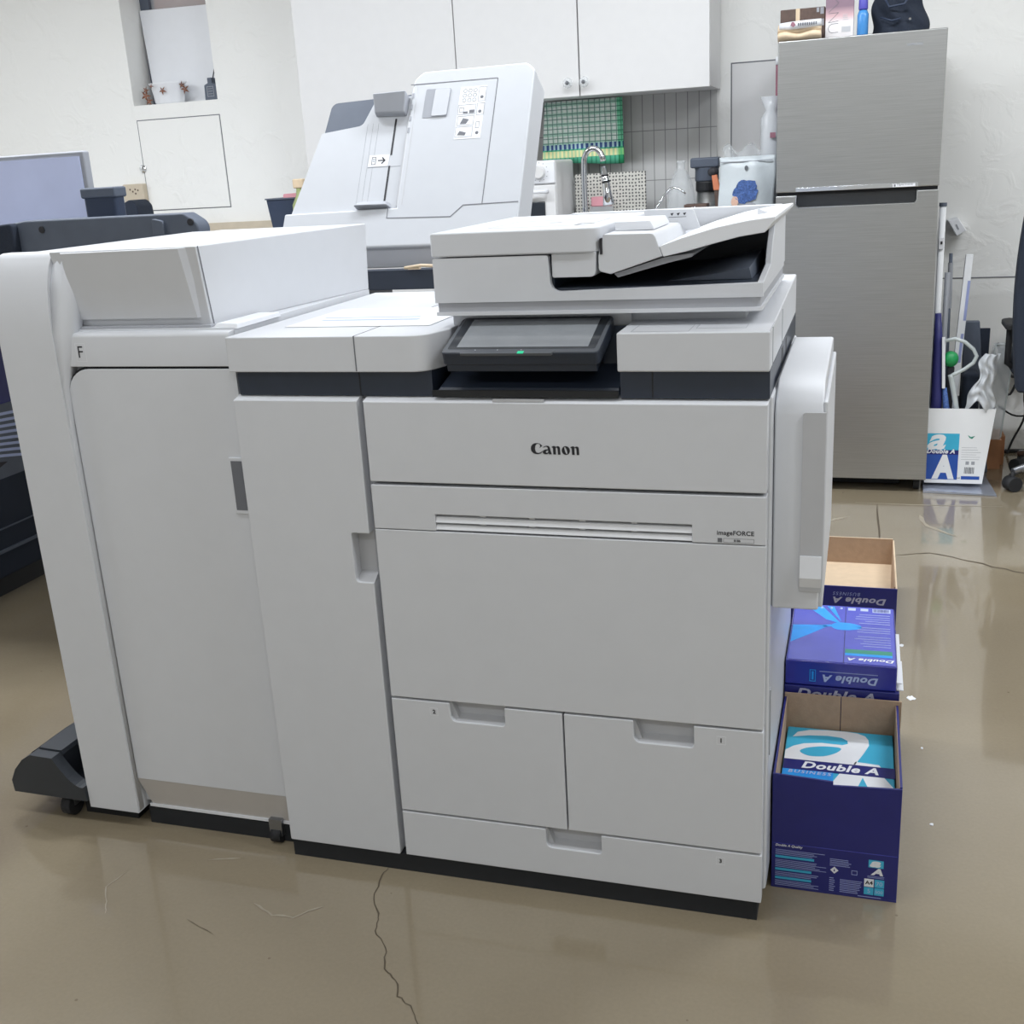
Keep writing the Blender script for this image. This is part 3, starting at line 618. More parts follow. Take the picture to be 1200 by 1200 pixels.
# scoop-shaped stabilising tray at lower left
o1 = [(-1.690, 0.058), (-1.692, 0.085), (-1.678, 0.112), (-1.655, 0.137), (-1.632, 0.151), (-1.578, 0.149)]
for k in range(1, 9):
    a = k/8; o1.append((-1.578+0.065*a, 0.149-0.062*math.sin(a*PI/2)))
o1 = [(a-0.004, b-0.004) for a, b in o1]+[(-1.512, 0.086), (-1.512, 0.052)]
sp_ = MB().prism(o1, 'y', 1.662, 1.69)
top = [(-1.632, 0.151), (-1.578, 0.149), (-1.575, 0.14), (-1.60, 0.06), (-1.690, 0.058), (-1.692, 0.085), (-1.678, 0.112), (-1.655, 0.137)]
sp_.prism(top, 'y', 1.69, 1.80)
sp_.prism([(-1.632, 0.151), (-1.575, 0.149), (-1.53, 0.190), (-1.512, 0.192), (-1.512, 0.06), (-1.69, 0.058)], 'y', 1.80, 1.83)
sp_.box(-1.69, -1.512, 1.69, 1.82, 0.052, 0.062)
stt = sp_.build('stabiliser_tray', 'charcoal', fn)
stt.data.materials[0] = mat('charcoal_deep', (50, 54, 60), 0.45, var=0.05)
def caster(cx, cy, par, r=0.02):
    c_ = MB().cyl((cx-0.011, cy, r), (cx+0.011, cy, r), r, n=18).build('caster', 'rubber', par, smooth=True)
    MB().box(cx-0.014, cx+0.014, cy-0.008, cy+0.014, r, 0.052).build('caster_fork', 'pebble_metal', c_)
caster(-1.575, 1.69, fn, 0.024); caster(-1.083, 1.692, fn, 0.016)
MB().box(-1.55, -1.42, 1.70, 1.75, 0.0, 0.052).build('caster_block', 'black_plastic', fn)
# transfer tray between finisher and printer
tt = MB().hexa([(-1.09, 1.71, 1.0275), (-1.035, 1.70, 1.0275), (-1.035, 1.86, 1.0275), (-1.085, 1.86, 1.0275), (-1.083, 1.714, 1.036), (-1.036, 1.704, 1.036), (-1.036, 1.855, 1.036), (-1.080, 1.855, 1.036)]).build('transfer_cover', 'label_white', fn, bevel=0.001)
# sheet lying on the top
nt_ = thing('paper_notice', 'white printed sheet with pale violet lines lying on the printer top', 'paper', (-0.84, 1.95, 1.0205))
MB().box(-0.975, -0.70, 1.76, 2.0, 1.0206, 1.0212).build('sheet', 'paper_white', nt_)
tf = Fr((-0.96, 1.80, 1.0213), (1, 0, 0), (0, 1, 0)); g = MB()
tf.rect(g, 0.02, 0.21, 0.03, 0.045, 0, 0.0002); tf.rect(g, 0.01, 0.20, 0.065, 0.075, 0, 0.0002); g.build('printed_lines', 'pale_print', nt_)

# ================================================================ REAR PRINTER, lid raised
rm = thing('multifunction_printer', 'white printer behind the nearest one, its feeder lid raised and tilted', 'printer', (-1.08, 2.95, 0))
O = Vector((0, 2.70, 1.090)); uu = Vector((0, 0.52, 0.854)).normalized()
rf = Fr(O, (1, 0, 0), uu); LP = 'lid_plastic'
def rpoly(name, pts, h0, h1, m, par, bevel=0.0):
    mb = MB(); rf.poly(mb, pts, h0, h1); return mb.build(name, m, par, bevel=bevel)
lidb = rpoly('raised_lid', rp([(-1.489, 0.0, .01), (-1.489, 0.108, .006), (-1.166, 0.112), (-1.166, 0.485, .03), (-1.140, 0.509, .012), (-0.852, 0.511, .02), (-0.830, 0.490, .015), (-0.830, 0.0)], 6), -0.105, 0.0, LP, rm, bevel=0.006)
rpoly('lid_seam', [(-1.172, 0.469), (-0.928, 0.470), (-0.928, 0.4715), (-1.172, 0.4715)], 0, 0.0006, 'ink_grey', lidb)
rpoly('lid_seam', [(-0.931, 0.112), (-0.929, 0.112), (-0.927, 0.470), (-0.929, 0.470)], 0, 0.0006, 'ink_grey', lidb)
rpoly('lid_seam', [(-1.189, 0.081), (-1.011, 0.077), (-0.980, 0.108), (-0.834, 0.111), (-0.834, 0.113), (-0.981, 0.1105), (-1.012, 0.0795), (-1.187, 0.083), (-1.187, 0.117), (-1.189, 0.117)], 0, 0.0006, 'ink_grey', lidb)
rpoly('lid_latch', rp([(-1.127, 0.368, .004), (-1.057, 0.368, .004), (-1.054, 0.451, .004), (-1.125, 0.453, .004)], 3), 0, 0.0008, 'guide_grey', lidb)
rpoly('latch_plate', rp([(-1.101, 0.371, .004), (-1.059, 0.371, .004), (-1.056, 0.449, .004), (-1.098, 0.450, .004)], 3), 0.0008, 0.003, LP, lidb)
rpoly('instruction_sticker', [(-1.030, 0.298), (-0.957, 0.298), (-0.955, 0.451), (-1.028, 0.451)], 0, 0.0005, 'label_white', lidb)
DX, DS = -0.056, 0.324
g = MB()
for i in range(3):
    for j in range(3):
        cx, cy = -0.958+DX+i*0.014, 0.115+DS-j*0.014
        c_ = [(cx+0.005*math.cos(k*PI/5), cy+0.005*math.sin(k*PI/5)) for k in range(10)]
        for a, b in zip(c_, c_[1:]+c_[:1]):
            d = Vector((b[0]-a[0], b[1]-a[1])).normalized()*0.0005; rf.poly(g, [(a[0]-d.y, a[1]+d.x), (b[0]-d.y, b[1]+d.x), (b[0]+d.y, b[1]-d.x), (a[0]+d.y, a[1]-d.x)], 0.0005, 0.0008)
for a0, a1, b0, b1 in ((-0.972, -0.923, 0.045, 0.074), (-0.970, -0.925, 0.014, 0.041), (-0.972, -0.925, -0.020, 0.010), (-0.920, -0.900, 0.082, 0.124), (-0.920, -0.900, 0.042, 0.076)):
    rf.ring(g, a0+DX, a1+DX, b0+DS, b1+DS, 0.0007, 0.0005, 0.0008)
for a, b in ((-0.910, 0.094), (-0.911, 0.052), (-0.912, -0.010)):
    rf.poly(g, [(a+DX+0.0045*math.cos(k*PI/5), b+DS+0.0045*math.sin(k*PI/5)) for k in range(10)], 0.0005, 0.0009)
rf.rect(g, -0.957+DX, -0.944+DX, 0.048+DS, 0.054+DS, 0.0005, 0.0008); rf.rect(g, -0.94+DX, -0.926+DX, 0.048+DS, 0.058+DS, 0.0005, 0.0008)
rf.ring(g, -0.968+DX, -0.956+DX, 0.053+DS, 0.066+DS, 0.0009, 0.0005, 0.0008)
rf.poly(g, [(-0.962+DX, 0.018+DS), (-0.945+DX, 0.018+DS), (-0.938+DX, 0.030+DS), (-0.955+DX, 0.035+DS)], 0.0005, 0.0008)
rf.poly(g, [(-0.966+DX, -0.014+DS), (-0.945+DX, -0.016+DS), (-0.942+DX, -0.008+DS), (-0.96+DX, -0.002+DS)], 0.0005, 0.0008)
rf.ring(g, -0.918+DX, -0.908+DX, 0.004+DS, 0.022+DS, 0.0008, 0.0005, 0.0008)
g.build('sticker_print', 'ink_grey', lidb)
# side document tray, left of the lid
tray = rpoly('document_tray', rp([(-1.474, 0.112), (-1.419, 0.350), (-1.300, 0.368, .02), (-1.272, 0.440, .01), (-1.172, 0.445), (-1.172, 0.112)], 5), -0.06, -0.012, LP, rm, bevel=0.002)
rpoly('tray_back', rp([(-1.419, 0.345), (-1.408, 0.446, .02), (-1.172, 0.455), (-1.172, 0.345)], 5), -0.062, -0.020, 'charcoal', tray)
rpoly('tray_front_sheet', rp([(-1.474, 0.112), (-1.421, 0.350), (-1.303, 0.366, .02), (-1.275, 0.438, .01), (-1.172, 0.445), (-1.172, 0.112)], 5), -0.021, -0.0115, LP, tray)
rpoly('tray_slot', [(-1.2095, 0.128), (-1.2045, 0.128), (-1.2045, 0.240), (-1.2095, 0.240)], -0.012, -0.0108, 'ink', tray)
rpoly('tray_slot', [(-1.209, 0.272), (-1.204, 0.272), (-1.204, 0.379), (-1.209, 0.379)], -0.012, -0.0108, 'ink', tray)
rpoly('tray_sticker', [(-1.270, 0.240), (-1.212, 0.240), (-1.210, 0.274), (-1.268, 0.274)], -0.012, -0.0107, 'label_white', tray)
AX, AS = -0.070, 0.318
g = MB(); rf.rect(g, -1.172+AX, -1.153+AX, -0.0622+AS, -0.0590+AS, -0.011, -0.0104)
rf.poly(g, [(-1.150+AX, -0.061+AS), (-1.159+AX, -0.051+AS), (-1.162+AX, -0.053+AS), (-1.155+AX, -0.061+AS), (-1.162+AX, -0.069+AS), (-1.159+AX, -0.071+AS)], -0.011, -0.0104)
rf.ring(g, -1.190+AX, -1.178+AX, -0.072+AS, -0.050+AS, 0.0012, -0.011, -0.0104)
for b in (-0.056, -0.060, -0.064): rf.rect(g, -1.187+AX, -1.181+AX, b+AS, b+AS+0.0008, -0.011, -0.0104)
g.build('arrow', 'ink', tray)
g = MB()
for x in (-1.272, -1.256, -1.288): rf.rect(g, x, x+0.0006, 0.13, 0.37, -0.012, -0.0112)
rf.rect(g, -1.270, -1.175, 0.2375, 0.239, -0.012, -0.0112); g.build('tray_grooves', 'guide_grey', tray)
def rhex(pts): return MB().hexa([rf.p(*q) for q in pts])
rhex([(-1.266, 0.388, -0.012), (-1.176, 0.384, -0.012), (-1.174, 0.440, -0.02), (-1.272, 0.440, -0.02), (-1.264, 0.390, 0.006), (-1.178, 0.386, 0.006), (-1.176, 0.442, 0.022), (-1.271, 0.440, 0.022)]).build('paper_guide', 'guide_grey', tray, bevel=0.004)
rhex([(-1.284, 0.116, -0.014), (-1.184, 0.116, -0.014), (-1.190, 0.134, -0.014), (-1.276, 0.134, -0.014), (-1.284, 0.116, 0.012), (-1.190, 0.116, 0.010), (-1.196, 0.130, 0.004), (-1.270, 0.132, 0.004)]).build('paper_guide', 'guide_grey', tray, bevel=0.003)
rhex([(-1.172, 0.118, -0.012), (-1.150, 0.118, -0.012), (-1.150, 0.462, -0.012), (-1.172, 0.462, -0.012), (-1.167, 0.118, -0.004), (-1.150, 0.118, 0.0005), (-1.150, 0.462, 0.0005), (-1.167, 0.462, -0.004)]).build('feeder_lip', 'recess_grey', lidb)
g = MB()
for k in range(4): rf.rect(g, -1.164, -1.158, 0.430-k*0.034, 0.444-k*0.034, -0.0005, 0.001)
g.build('lip_marks', 'guide_grey', lidb)
# body of the rear machine
MB().box(-1.50, -0.79, 2.72, 3.25, 0.06, 0.80).build('body', WP, rm, bevel=0.004)
MB().box(-1.48, -0.81, 2.75, 3.2, 0.0, 0.06).build('base', 'dark_gap', rm)
g = MB().box(-1.30, -0.745, 2.66, 2.70, 0.985, 1.035).box(-0.80, -0.745, 2.7, 3.0, 0.80, 1.035).box(-1.40, -1.30, 2.66, 3.0, 0.80, 1.0)
g.build('output_frame', 'hazed_black_plastic', rm, bevel=0.002)
MB().box(-1.30, -0.80, 2.75, 3.1, 0.80, 0.82).build('output_bay', 'black_plastic', rm)
g = MB().box(-1.48, -0.80, 2.712, 3.1, 1.036, 1.085); g.build('scanner_bed', 'grey_plastic', rm, bevel=0.003)
MB().tube([(-1.11, 2.65, 1.040), (-1.06, 2.64, 1.046), (-1.0, 2.64, 1.042), (-0.95, 2.65, 1.036)], 0.004, 8).build('release_strip', 'tan', rm, smooth=True)
MB().box(-1.10, -1.07, 2.645, 2.66, 1.036, 1.044).build('release_tab', 'tan', rm)

# ================================================================ LEFT BACKGROUND
# dark machine whose long lid rim shows above the finisher
t = thing('large_format_printer', 'charcoal office machine with long rounded rim and screw holes, behind the finisher', 'printer', (-1.97, 2.85, 0))
MB().box(-2.16, -1.72, 2.66, 3.15, 0.0, 1.06).build('cabinet', 'charcoal', t, bevel=0.01)
rim = MB().prism(rp([(-2.262, 1.05), (-1.662, 1.05), (-1.658, 1.175, .03), (-1.70, 1.2015, .02), (-2.20, 1.2015, .02), (-2.262, 1.194, .025)], 5), 'y', 2.60, 2.66).build('rim', 'charcoal', t, bevel=0.006)
MB().prism(rp([(-2.300, 1.05), (-2.225, 1.05), (-2.225, 1.197, .012), (-2.290, 1.192, .02)], 5), 'y', 2.575, 2.70).build('end_cap', 'fabric_dark', t, bevel=0.006)
MB().prism(rp([(-1.79, 1.05), (-1.758, 1.05), (-1.755, 1.184, .01), (-1.79, 1.192, .006)], 4), 'y', 2.588, 2.61).build('catch', 'charcoal', t, bevel=0.003)
for xx, zz in ((-2.146, 1.176), (-1.679, 1.178)):
    MB().cyl((xx, 2.597, zz), (xx, 2.603, zz), 0.009, n=16).build('screw_hole', 'ink', t)
MB().box(-2.62, -1.70, 2.66, 3.15, 1.06, 1.10).build('top', 'charcoal', t, bevel=0.008)
t = thing('monitor', 'dark framed screen glowing pale lavender at the far left', 'monitor', (-2.35, 2.95, 1.10))
MB().box(-2.75, -2.225, 2.93, 2.96, 1.165, 1.385).build('case', 'guide_grey', t, bevel=0.006)
MB().box(-2.735, -2.24, 2.927, 2.93, 1.18, 1.37).build('screen', 'screen_lavender', t)
MB().box(-2.52, -2.44, 2.96, 3.0, 1.11, 1.30).box(-2.58, -2.36, 2.88, 3.1, 1.10, 1.11).build('stand', 'charcoal', t)
t = thing('storage_box', 'slate blue box on the charcoal machine beside the lavender screen', 'box', (-2.135, 2.95, 1.10))
MB().box(-2.198, -2.088, 2.86, 2.91, 1.10, 1.262).build('box_body', 'navy_box', t, bevel=0.01)
MB().box(-2.203, -2.083, 2.855, 2.915, 1.248, 1.278).build('lid', 'charcoal', t, bevel=0.006)

# dark machine with printed stripes at the far left edge
t = thing('wide_printer', 'dark machine with blue top and white stripes at the left edge', 'printer', (-3.0, 2.75, 0))
MB().box(-3.6, -2.66, 2.35, 3.25, 0.07, 0.50).build('body', 'fabric_dark', t, bevel=0.01)
MB().box(-3.6, -2.664, 2.37, 3.23, 0.50, 0.85).build('upper_body', 'indigo', t, bevel=0.01)
MB().box(-3.5, -2.70, 2.42, 3.18, 0.0, 0.07).build('plinth', 'black_plastic', t)
MB().box(-2.663, -2.652, 2.36, 3.24, 0.155, 0.165).box(-2.663, -2.655, 2.36, 3.24, 0.23, 0.234).build('body_ridge', 'charcoal', t)
fx = Fr((-2.659, 0, 0), (0, 1, 0), (0, 0, 1)); g = MB()
fx.rect(g, 2.36, 3.24, 0.39, 0.498, 0, 0.001); g.build('printed_panel', 'charcoal', t)
MB().box(-2.664, -2.656, 2.37, 3.23, 0.50, 0.625).build('stripe_panel', 'charcoal', t)
g = MB(); fx2 = Fr((-2.6555, 0, 0), (0, 1, 0), (0, 0, 1))
for k in range(8):
    pts = []; 
    for i in range(13):
        y = 2.45+i*0.065; pts.append((y, 0.615-k*0.016-(0.05*(i/12)**2)*(1+k*0.25)))
    fx2.poly(g, pts+[(a, b-0.0095) for a, b in reversed(pts)], 0, 0.0005)
g.build('stripes', 'pale_print', t)
g = MB(); fx2.poly(g, [(2.60, 0.49), (2.86, 0.44), (2.72, 0.40), (2.60, 0.40)], 0.0, 0.0008); g.build('dark_print', 'ink', t)

t = thing('low_cabinet', 'white low cabinet along the left back wall behind the printers', 'cabinet', (-3.0, 4.6, 0))
MB().box(-3.9, -2.42, 4.30, 4.95, 0.06, 0.98).build('body', 'cabinet_white', t)
MB().box(-3.88, -2.44, 4.33, 4.95, 0, 0.06).build('plinth', 'charcoal', t)
for a in (-3.89, -3.40, -2.91): MB().box(a, a+0.48, 4.28, 4.30, 0.08, 0.96).build('door', 'cabinet_white', t)
t = thing('storage_bin', 'open dark navy bin on the cabinet left of the raised lid', 'bin', (-2.62, 4.74, 0.98))
MB().hexa([(-2.572, 4.66, 0.98), (-2.455, 4.66, 0.98), (-2.455, 4.82, 0.98), (-2.572, 4.82, 0.98), (-2.590, 4.64, 1.186), (-2.448, 4.64, 1.186), (-2.448, 4.84, 1.186), (-2.590, 4.84, 1.186)]).build('bin_body', 'navy_box', t)
MB().box(-2.595, -2.445, 4.635, 4.845, 1.186, 1.192).build('rim', 'charcoal', t)
t = thing('pink_cloth', 'folded pink cloth on top of the dark bin', 'cloth', (-2.60, 4.7, 1.196))
MB().prism(rp([(-2.515, 1.192), (-2.45, 1.192), (-2.45, 1.210, .006), (-2.512, 1.208, .006)]), 'y', 4.66, 4.74).build('cloth', 'pink', t)
t = thing('spray_bottle', 'pale green bottle beside the pink cloth', 'bottle', (-2.395, 4.60, 0.98))
MB().lathe([(0.035, 0), (0.04, 0.02), (0.04, 0.18), (0.02, 0.22), (0.016, 0.25)], (-2.395, 4.60, 0.98), 16).build('bottle_body', 'lime', t, smooth=True)
MB().box(-2.42, -2.37, 4.58, 4.62, 1.23, 1.27).build('spray_head', 'tan', t, bevel=0.006)
t = thing('socket_panel', 'beige wall socket panel left of the hatch', 'socket', (-3.48, 4.96, 1.23))
MB().box(-3.57, -3.45, 4.962, 5.0, 1.165, 1.29).build('plate', 'beige', t, bevel=0.006)
g = MB(); f9 = Fr((0, 4.9615, 0), (1, 0, 0), (0, 0, 1))
for a, b in ((-3.53, 1.26), (-3.515, 1.25), (-3.50, 1.26), (-3.50, 1.24), (-3.485, 1.255)): f9.rect(g, a, a+0.008, b, b+0.008)
g.build('switches', 'brown', t)
t = thing('desk_speaker', 'small dark rounded speaker below the beige socket', 'speaker', (-3.46, 4.70, 0.98))
MB().prism(rp([(-3.38, 0.98), (-3.245, 0.98), (-3.262, 1.19, .03), (-3.29, 1.225, .03), (-3.345, 1.20, .03), (-3.37, 1.16, .02)], 6), 'y', 4.62, 4.75).build('case', 'fabric_dark', t, bevel=0.008)
MB().cyl((-3.315, 4.618, 1.10), (-3.315, 4.622, 1.10), 0.035).build('cone', 'charcoal', t)

# niche contents
t = thing('white_board', 'plain white board leaning in the wall niche', 'board', (-3.22, 5.10, 1.655))
MB().hexa([(-3.405, 5.112, 1.656), (-2.995, 5.112, 1.656), (-2.995, 5.122, 1.656), (-3.405, 5.122, 1.656), (-3.452, 5.150, 2.10), (-2.995, 5.150, 2.095), (-2.995, 5.160, 2.095), (-3.452, 5.160, 2.10)]).build('board_panel', 'label_white', t)
t = thing('planter_bowl', 'white fluted bowl with dried brown leaves on the niche sill', 'bowl', (-3.285, 5.06, 1.655))
prof = [(0.075, 0), (0.082, 0.01), (0.094, 0.085), (0.104, 0.092), (0.104, 0.098), (0.092, 0.098), (0.085, 0.03)]
mb = MB(); n = 40; vs = []
for r, z in prof:
    for k in range(n):
        rr = r*(1+0.025*math.cos(k*2*PI/n*10)); a = 2*PI*k/n; vs.append((-3.285+rr*math.cos(a), 5.052+rr*0.45*math.sin(a), 1.655+z))
fs = [tuple(range(n))]+[(i*n+k, i*n+(k+1) % n, (i+1)*n+(k+1) % n, (i+1)*n+k) for i in range(len(prof)-1) for k in range(n)]+[tuple(range(len(prof)*n-1, (len(prof)-1)*n-1, -1))]
mb.add(vs, fs); mb.build('bowl', 'label_white', t, smooth=True)
mat('dry_leaf', (150, 104, 84), 0.8, var=0.25)
for cx, cz, sz in ((-3.40, 1.70, 0.030), (-3.385, 1.675, 0.025), (-3.395, 1.725, 0.02), (-3.285, 1.715, 0.022), (-3.175, 1.715, 0.026), (-3.19, 1.735, 0.02), (-3.345, 1.74, 0.014)):
    mb = MB()
    for k in range(5):
        a = k*2*PI/5+cx*20; yy = 5.005 if abs(cx+3.285) < 0.07 else 5.03
        mb.add([(cx, yy, cz), (cx+sz*0.4*math.cos(a-0.5), yy-0.008, cz+sz*0.4*math.sin(a-0.5)), (cx+sz*math.cos(a), yy-0.003, cz+sz*math.sin(a)), (cx+sz*0.4*math.cos(a+0.5), yy-0.006, cz+sz*0.4*math.sin(a+0.5)), (cx, yy+0.004, cz)],
               [(0, 1, 2, 3), (4, 3, 2, 1)])
    mb.build('dried_leaf', 'dry_leaf', t)
t = thing('diffuser_bottle', 'small dark square reed diffuser bottle on the niche sill', 'bottle', (-3.04, 5.05, 1.655))
MB().prism(rp([(-3.075, 1.6555, .004), (-3.005, 1.6555, .004), (-3.008, 1.725, .006), (-3.028, 1.733), (-3.028, 1.757), (-3.052, 1.757), (-3.052, 1.733), (-3.072, 1.725, .006)], 3), 'y', 5.03, 5.08).build('bottle_body', 'charcoal', t, bevel=0.003)
MB().cyl((-3.035, 5.055, 1.75), (-3.01, 5.05, 1.815), 0.003, n=8).build('reed', 'ink', t)
g = MB(); f8 = Fr((0, 5.0295, 0), (1, 0, 0), (0, 0, 1)); f8.ring(g, -3.058, -3.022, 1.672, 1.718, 0.002); 
for z in (1.683, 1.695, 1.706): f8.rect(g, -3.052, -3.028, z, z+0.002)
g.build('label_frame', 'guide_grey', t)

# ================================================================ KITCHEN
for i, (a, b, kn, lab) in enumerate(((-1.644, -1.124, -1.166, 'white upper cabinet with crystal knob, nearer the tall white cabinet'), (-1.122, -0.601, -1.099, 'white upper cabinet with crystal knob, at the right end above the tiles'))):
    t = thing('upper_cabinet', lab, 'cabinet', ((a+b)/2, 4.82, 1.526), 'white upper cabinets')
    MB().box(a+0.001, b-0.001, 4.672, 4.989, 1.530, 2.35).build('body', 'cabinet_white', t)
    d = MB().box(a+0.0015, b-0.0015, 4.65, 4.670, 1.526, 2.35).build('door', 'cabinet_white', t, bevel=0.002)
    if kn:
        kb = MB().cyl((kn, 4.65, 1.577), (kn, 4.638, 1.577), 0.006, n=10).ball((kn, 4.626, 1.577), (0.021, 0.015, 0.021), 8, 6).build('knob', 'clear_plastic', d)
        MB().ball((kn, 4.614, 1.577), 0.008, 8, 6).build('knob_centre', 'ink_grey', kb)
t = thing('tall_cabinet', 'tall plain white cabinet between the plaster wall and upper cabinets', 'cabinet', (-2.01, 4.82, 0))
MB().box(-2.370, -1.647, 4.672, 4.989, 0.06, 2.35).build('body', 'cabinet_white', t)
MB().box(-2.35, -1.66, 4.70, 4.98, 0, 0.06).build('plinth', 'guide_grey', t)
MB().box(-2.371, -1.6465, 4.65, 4.670, 0.08, 2.35).build('door', 'cabinet_white', t, bevel=0.002)
t = thing('base_cabinet', 'white kitchen base cabinet run under the worktop', 'cabinet', (-1.03, 4.68, 0))
MB().box(-1.642, -0.42, 4.40, 4.985, 0.08, 0.83).build('body', 'cabinet_white', t)
MB().box(-1.63, -0.43, 4.44, 4.98, 0, 0.08).build('plinth', 'guide_grey', t)
for k in range(3): MB().box(-1.64+k*0.406, -1.64+k*0.406+0.402, 4.382, 4.40, 0.09, 0.825).build('door', 'cabinet_white', t)
tag(MB().box(-1.644, -0.41, 4.37, 4.988, 0.83, 0.87).build('worktop', 'label_white', None, bevel=0.003), 'pale kitchen worktop carrying tap and bottles', 'worktop')
# towel
def tw(u, v):
    x = u*0.345; z = v*0.262; y = 0.010*math.sin(u*9+v*1.5)+0.006*math.sin(u*23)
    return (x+(-0.02*(1-v)*(1-u)), y, z+0.006*math.sin(u*5)*(1-v)), (0, 1, 0)
mb = MB().sheet(tw, 40, 10, 0.004); tow = mb.build('towel', 'check_towel', None, smooth=True); tow.location = (-1.345, 4.905, 1.263)
tag(tow, 'green checked cotton towel hanging below the upper cabinets', 'towel')
# oven-like appliance
t = thing('countertop_oven', 'small white countertop oven with round dial beside the green towel', 'oven', (-1.40, 4.72, 0.87))
MB().box(-1.60, -1.218, 4.58, 4.88, 0.875, 1.287).build('body', 'cabinet_white', t, bevel=0.012)
MB().box(-1.598, -1.22, 4.568, 4.58, 1.195, 1.284).build('control_strip', 'label_white', t, bevel=0.006)
dl_ = MB().cyl((-1.285, 4.568, 1.242), (-1.285, 4.545, 1.242), 0.027, 0.024, 24).build('dial', 'cabinet_white', t, bevel=0.002)
g = MB(); f7 = Fr((0, 4.5675, 0), (1, 0, 0), (0, 0, 1))
for k in range(12):
    a = k*PI/6; f7.rect(g, -1.285+0.036*math.cos(a)-0.002, -1.285+0.036*math.cos(a)+0.002, 1.242+0.036*math.sin(a)-0.001, 1.242+0.036*math.sin(a)+0.001)
g.build('dial_marks', 'ink_grey', t)
dr = MB().box(-1.598, -1.22, 4.568, 4.58, 0.89, 1.190).build('door', 'cabinet_white', t, bevel=0.004)
MB().box(-1.57, -1.265, 4.562, 4.568, 0.93, 1.125).build('door_glass', 'bezel_black', dr, bevel=0.004)
MB().tube([(-1.56, 4.565, 1.165), (-1.56, 4.535, 1.165), (-1.255, 4.535, 1.165), (-1.255, 4.565, 1.165)], 0.008, 8).build('handle', 'label_white', dr, smooth=True)
for a in (-1.58, -1.24):
    MB().cyl((a, 4.6, 0.87), (a, 4.6, 0.876), 0.012, n=10).build('foot', 'rubber', t)
# perforated rack board
t = thing('perforated_panel', 'white perforated dish rack panel standing behind the tap', 'rack', (-1.02, 4.83, 0.87))
MB().box(-1.200, -0.893, 4.82, 4.835, 0.872, 1.222).build('panel', 'perforated', t, bevel=0.004)
MB().box(-1.19, -0.90, 4.80, 4.90, 0.87, 0.882).build('foot', 'rack_white', t)
t = thing('sponge', 'pink sponge resting in front of the perforated panel', 'sponge', (-1.08, 4.78, 0.882))
MB().box(-1.118, -1.030, 4.760, 4.790, 1.088, 1.128).build('sponge_block', 'pink', t, bevel=0.006)
MB().box(-1.122, -1.027, 4.755, 4.795, 0.87, 1.088).build('sponge_holder', 'clear_plastic', t)
# tap
t = thing('kitchen_tap', 'tall chrome pull-down kitchen tap in front of the checked towel', 'tap', (-1.105, 4.60, 0.87))
MB().lathe([(0.026, 0), (0.026, 0.012), (0.02, 0.02), (0.018, 0.10)], (-1.105, 4.60, 0.87), 18).build('base', 'chrome', t, smooth=True)
pts = [(-1.105, 4.60, 0.90), (-1.105, 4.60, 1.10), (-1.105, 4.60, 1.24)]
for k in range(1, 11):
    a = PI-k*PI*0.94/10; pts.append((-1.062+0.043*math.cos(a)*1.0, 4.60-0.02*k/10, 1.26+0.062*math.sin(a)))
MB().tube(pts, 0.0115, 12).build('spout', 'chrome', t, smooth=True)
sh = MB().tube([(-1.019, 4.58, 1.25), (-1.010, 4.575, 1.19), (-1.004, 4.57, 1.15), (-0.998, 4.565, 1.10)], [0.012, 0.015, 0.017, 0.024], 14).build('spray_head', 'chrome', t, smooth=True)
MB().cyl((-1.0105, 4.575, 1.194), (-1.009, 4.575, 1.186), 0.0165, n=16).build('collar', 'black_plastic', sh)
MB().cyl((-1.014, 4.577, 1.218), (-1.0135, 4.577, 1.212), 0.0155, n=16).build('collar', 'black_plastic', sh)
MB().tube([(-1.105, 4.60, 0.96), (-1.07, 4.58, 0.98), (-1.05, 4.56, 1.0)], 0.006, 8).build('lever', 'chrome', t, smooth=True)
# small filter tap
t = thing('filter_tap', 'thin hooked metal tap in front of the clear bottle', 'tap', (-0.83, 4.55, 0.87))
MB().tube([(-0.83, 4.55, 0.87), (-0.83, 4.55, 1.02), (-0.80, 4.55, 1.08), (-0.765, 4.55, 1.13), (-0.745, 4.55, 1.150), (-0.73, 4.55, 1.154), (-0.715, 4.55, 1.150), (-0.70, 4.55, 1.140), (-0.685, 4.55, 1.128)], 0.0055, 8).build('spout', 'chrome', t, smooth=True)
MB().lathe([(0.018, 0), (0.018, 0.01), (0.012, 0.02)], (-0.83, 4.55, 0.87), 14).build('base', 'chrome', t)
# clear bottle
t = thing('water_bottle', 'large clear plastic bottle with ribbed shoulders on the worktop', 'bottle', (-0.725, 4.70, 0.87))
MB().lathe([(0.055, 0), (0.062, 0.01), (0.062, 0.12), (0.058, 0.13), (0.062, 0.14), (0.058, 0.165), (0.062, 0.175), (0.056, 0.195), (0.060, 0.21), (0.056, 0.25), (0.045, 0.30), (0.024, 0.345), (0.016, 0.35), (0.016, 0.375), (0.019, 0.378), (0.019, 0.385)], (-0.725, 4.70, 0.87), 28).build('bottle_body', 'clear_plastic', t, smooth=True)
MB().lathe([(0.0635, 0.13), (0.0635, 0.19)], (-0.725, 4.70, 0.87), 28).build('bottle_label', 'bag_plastic', t, smooth=True)
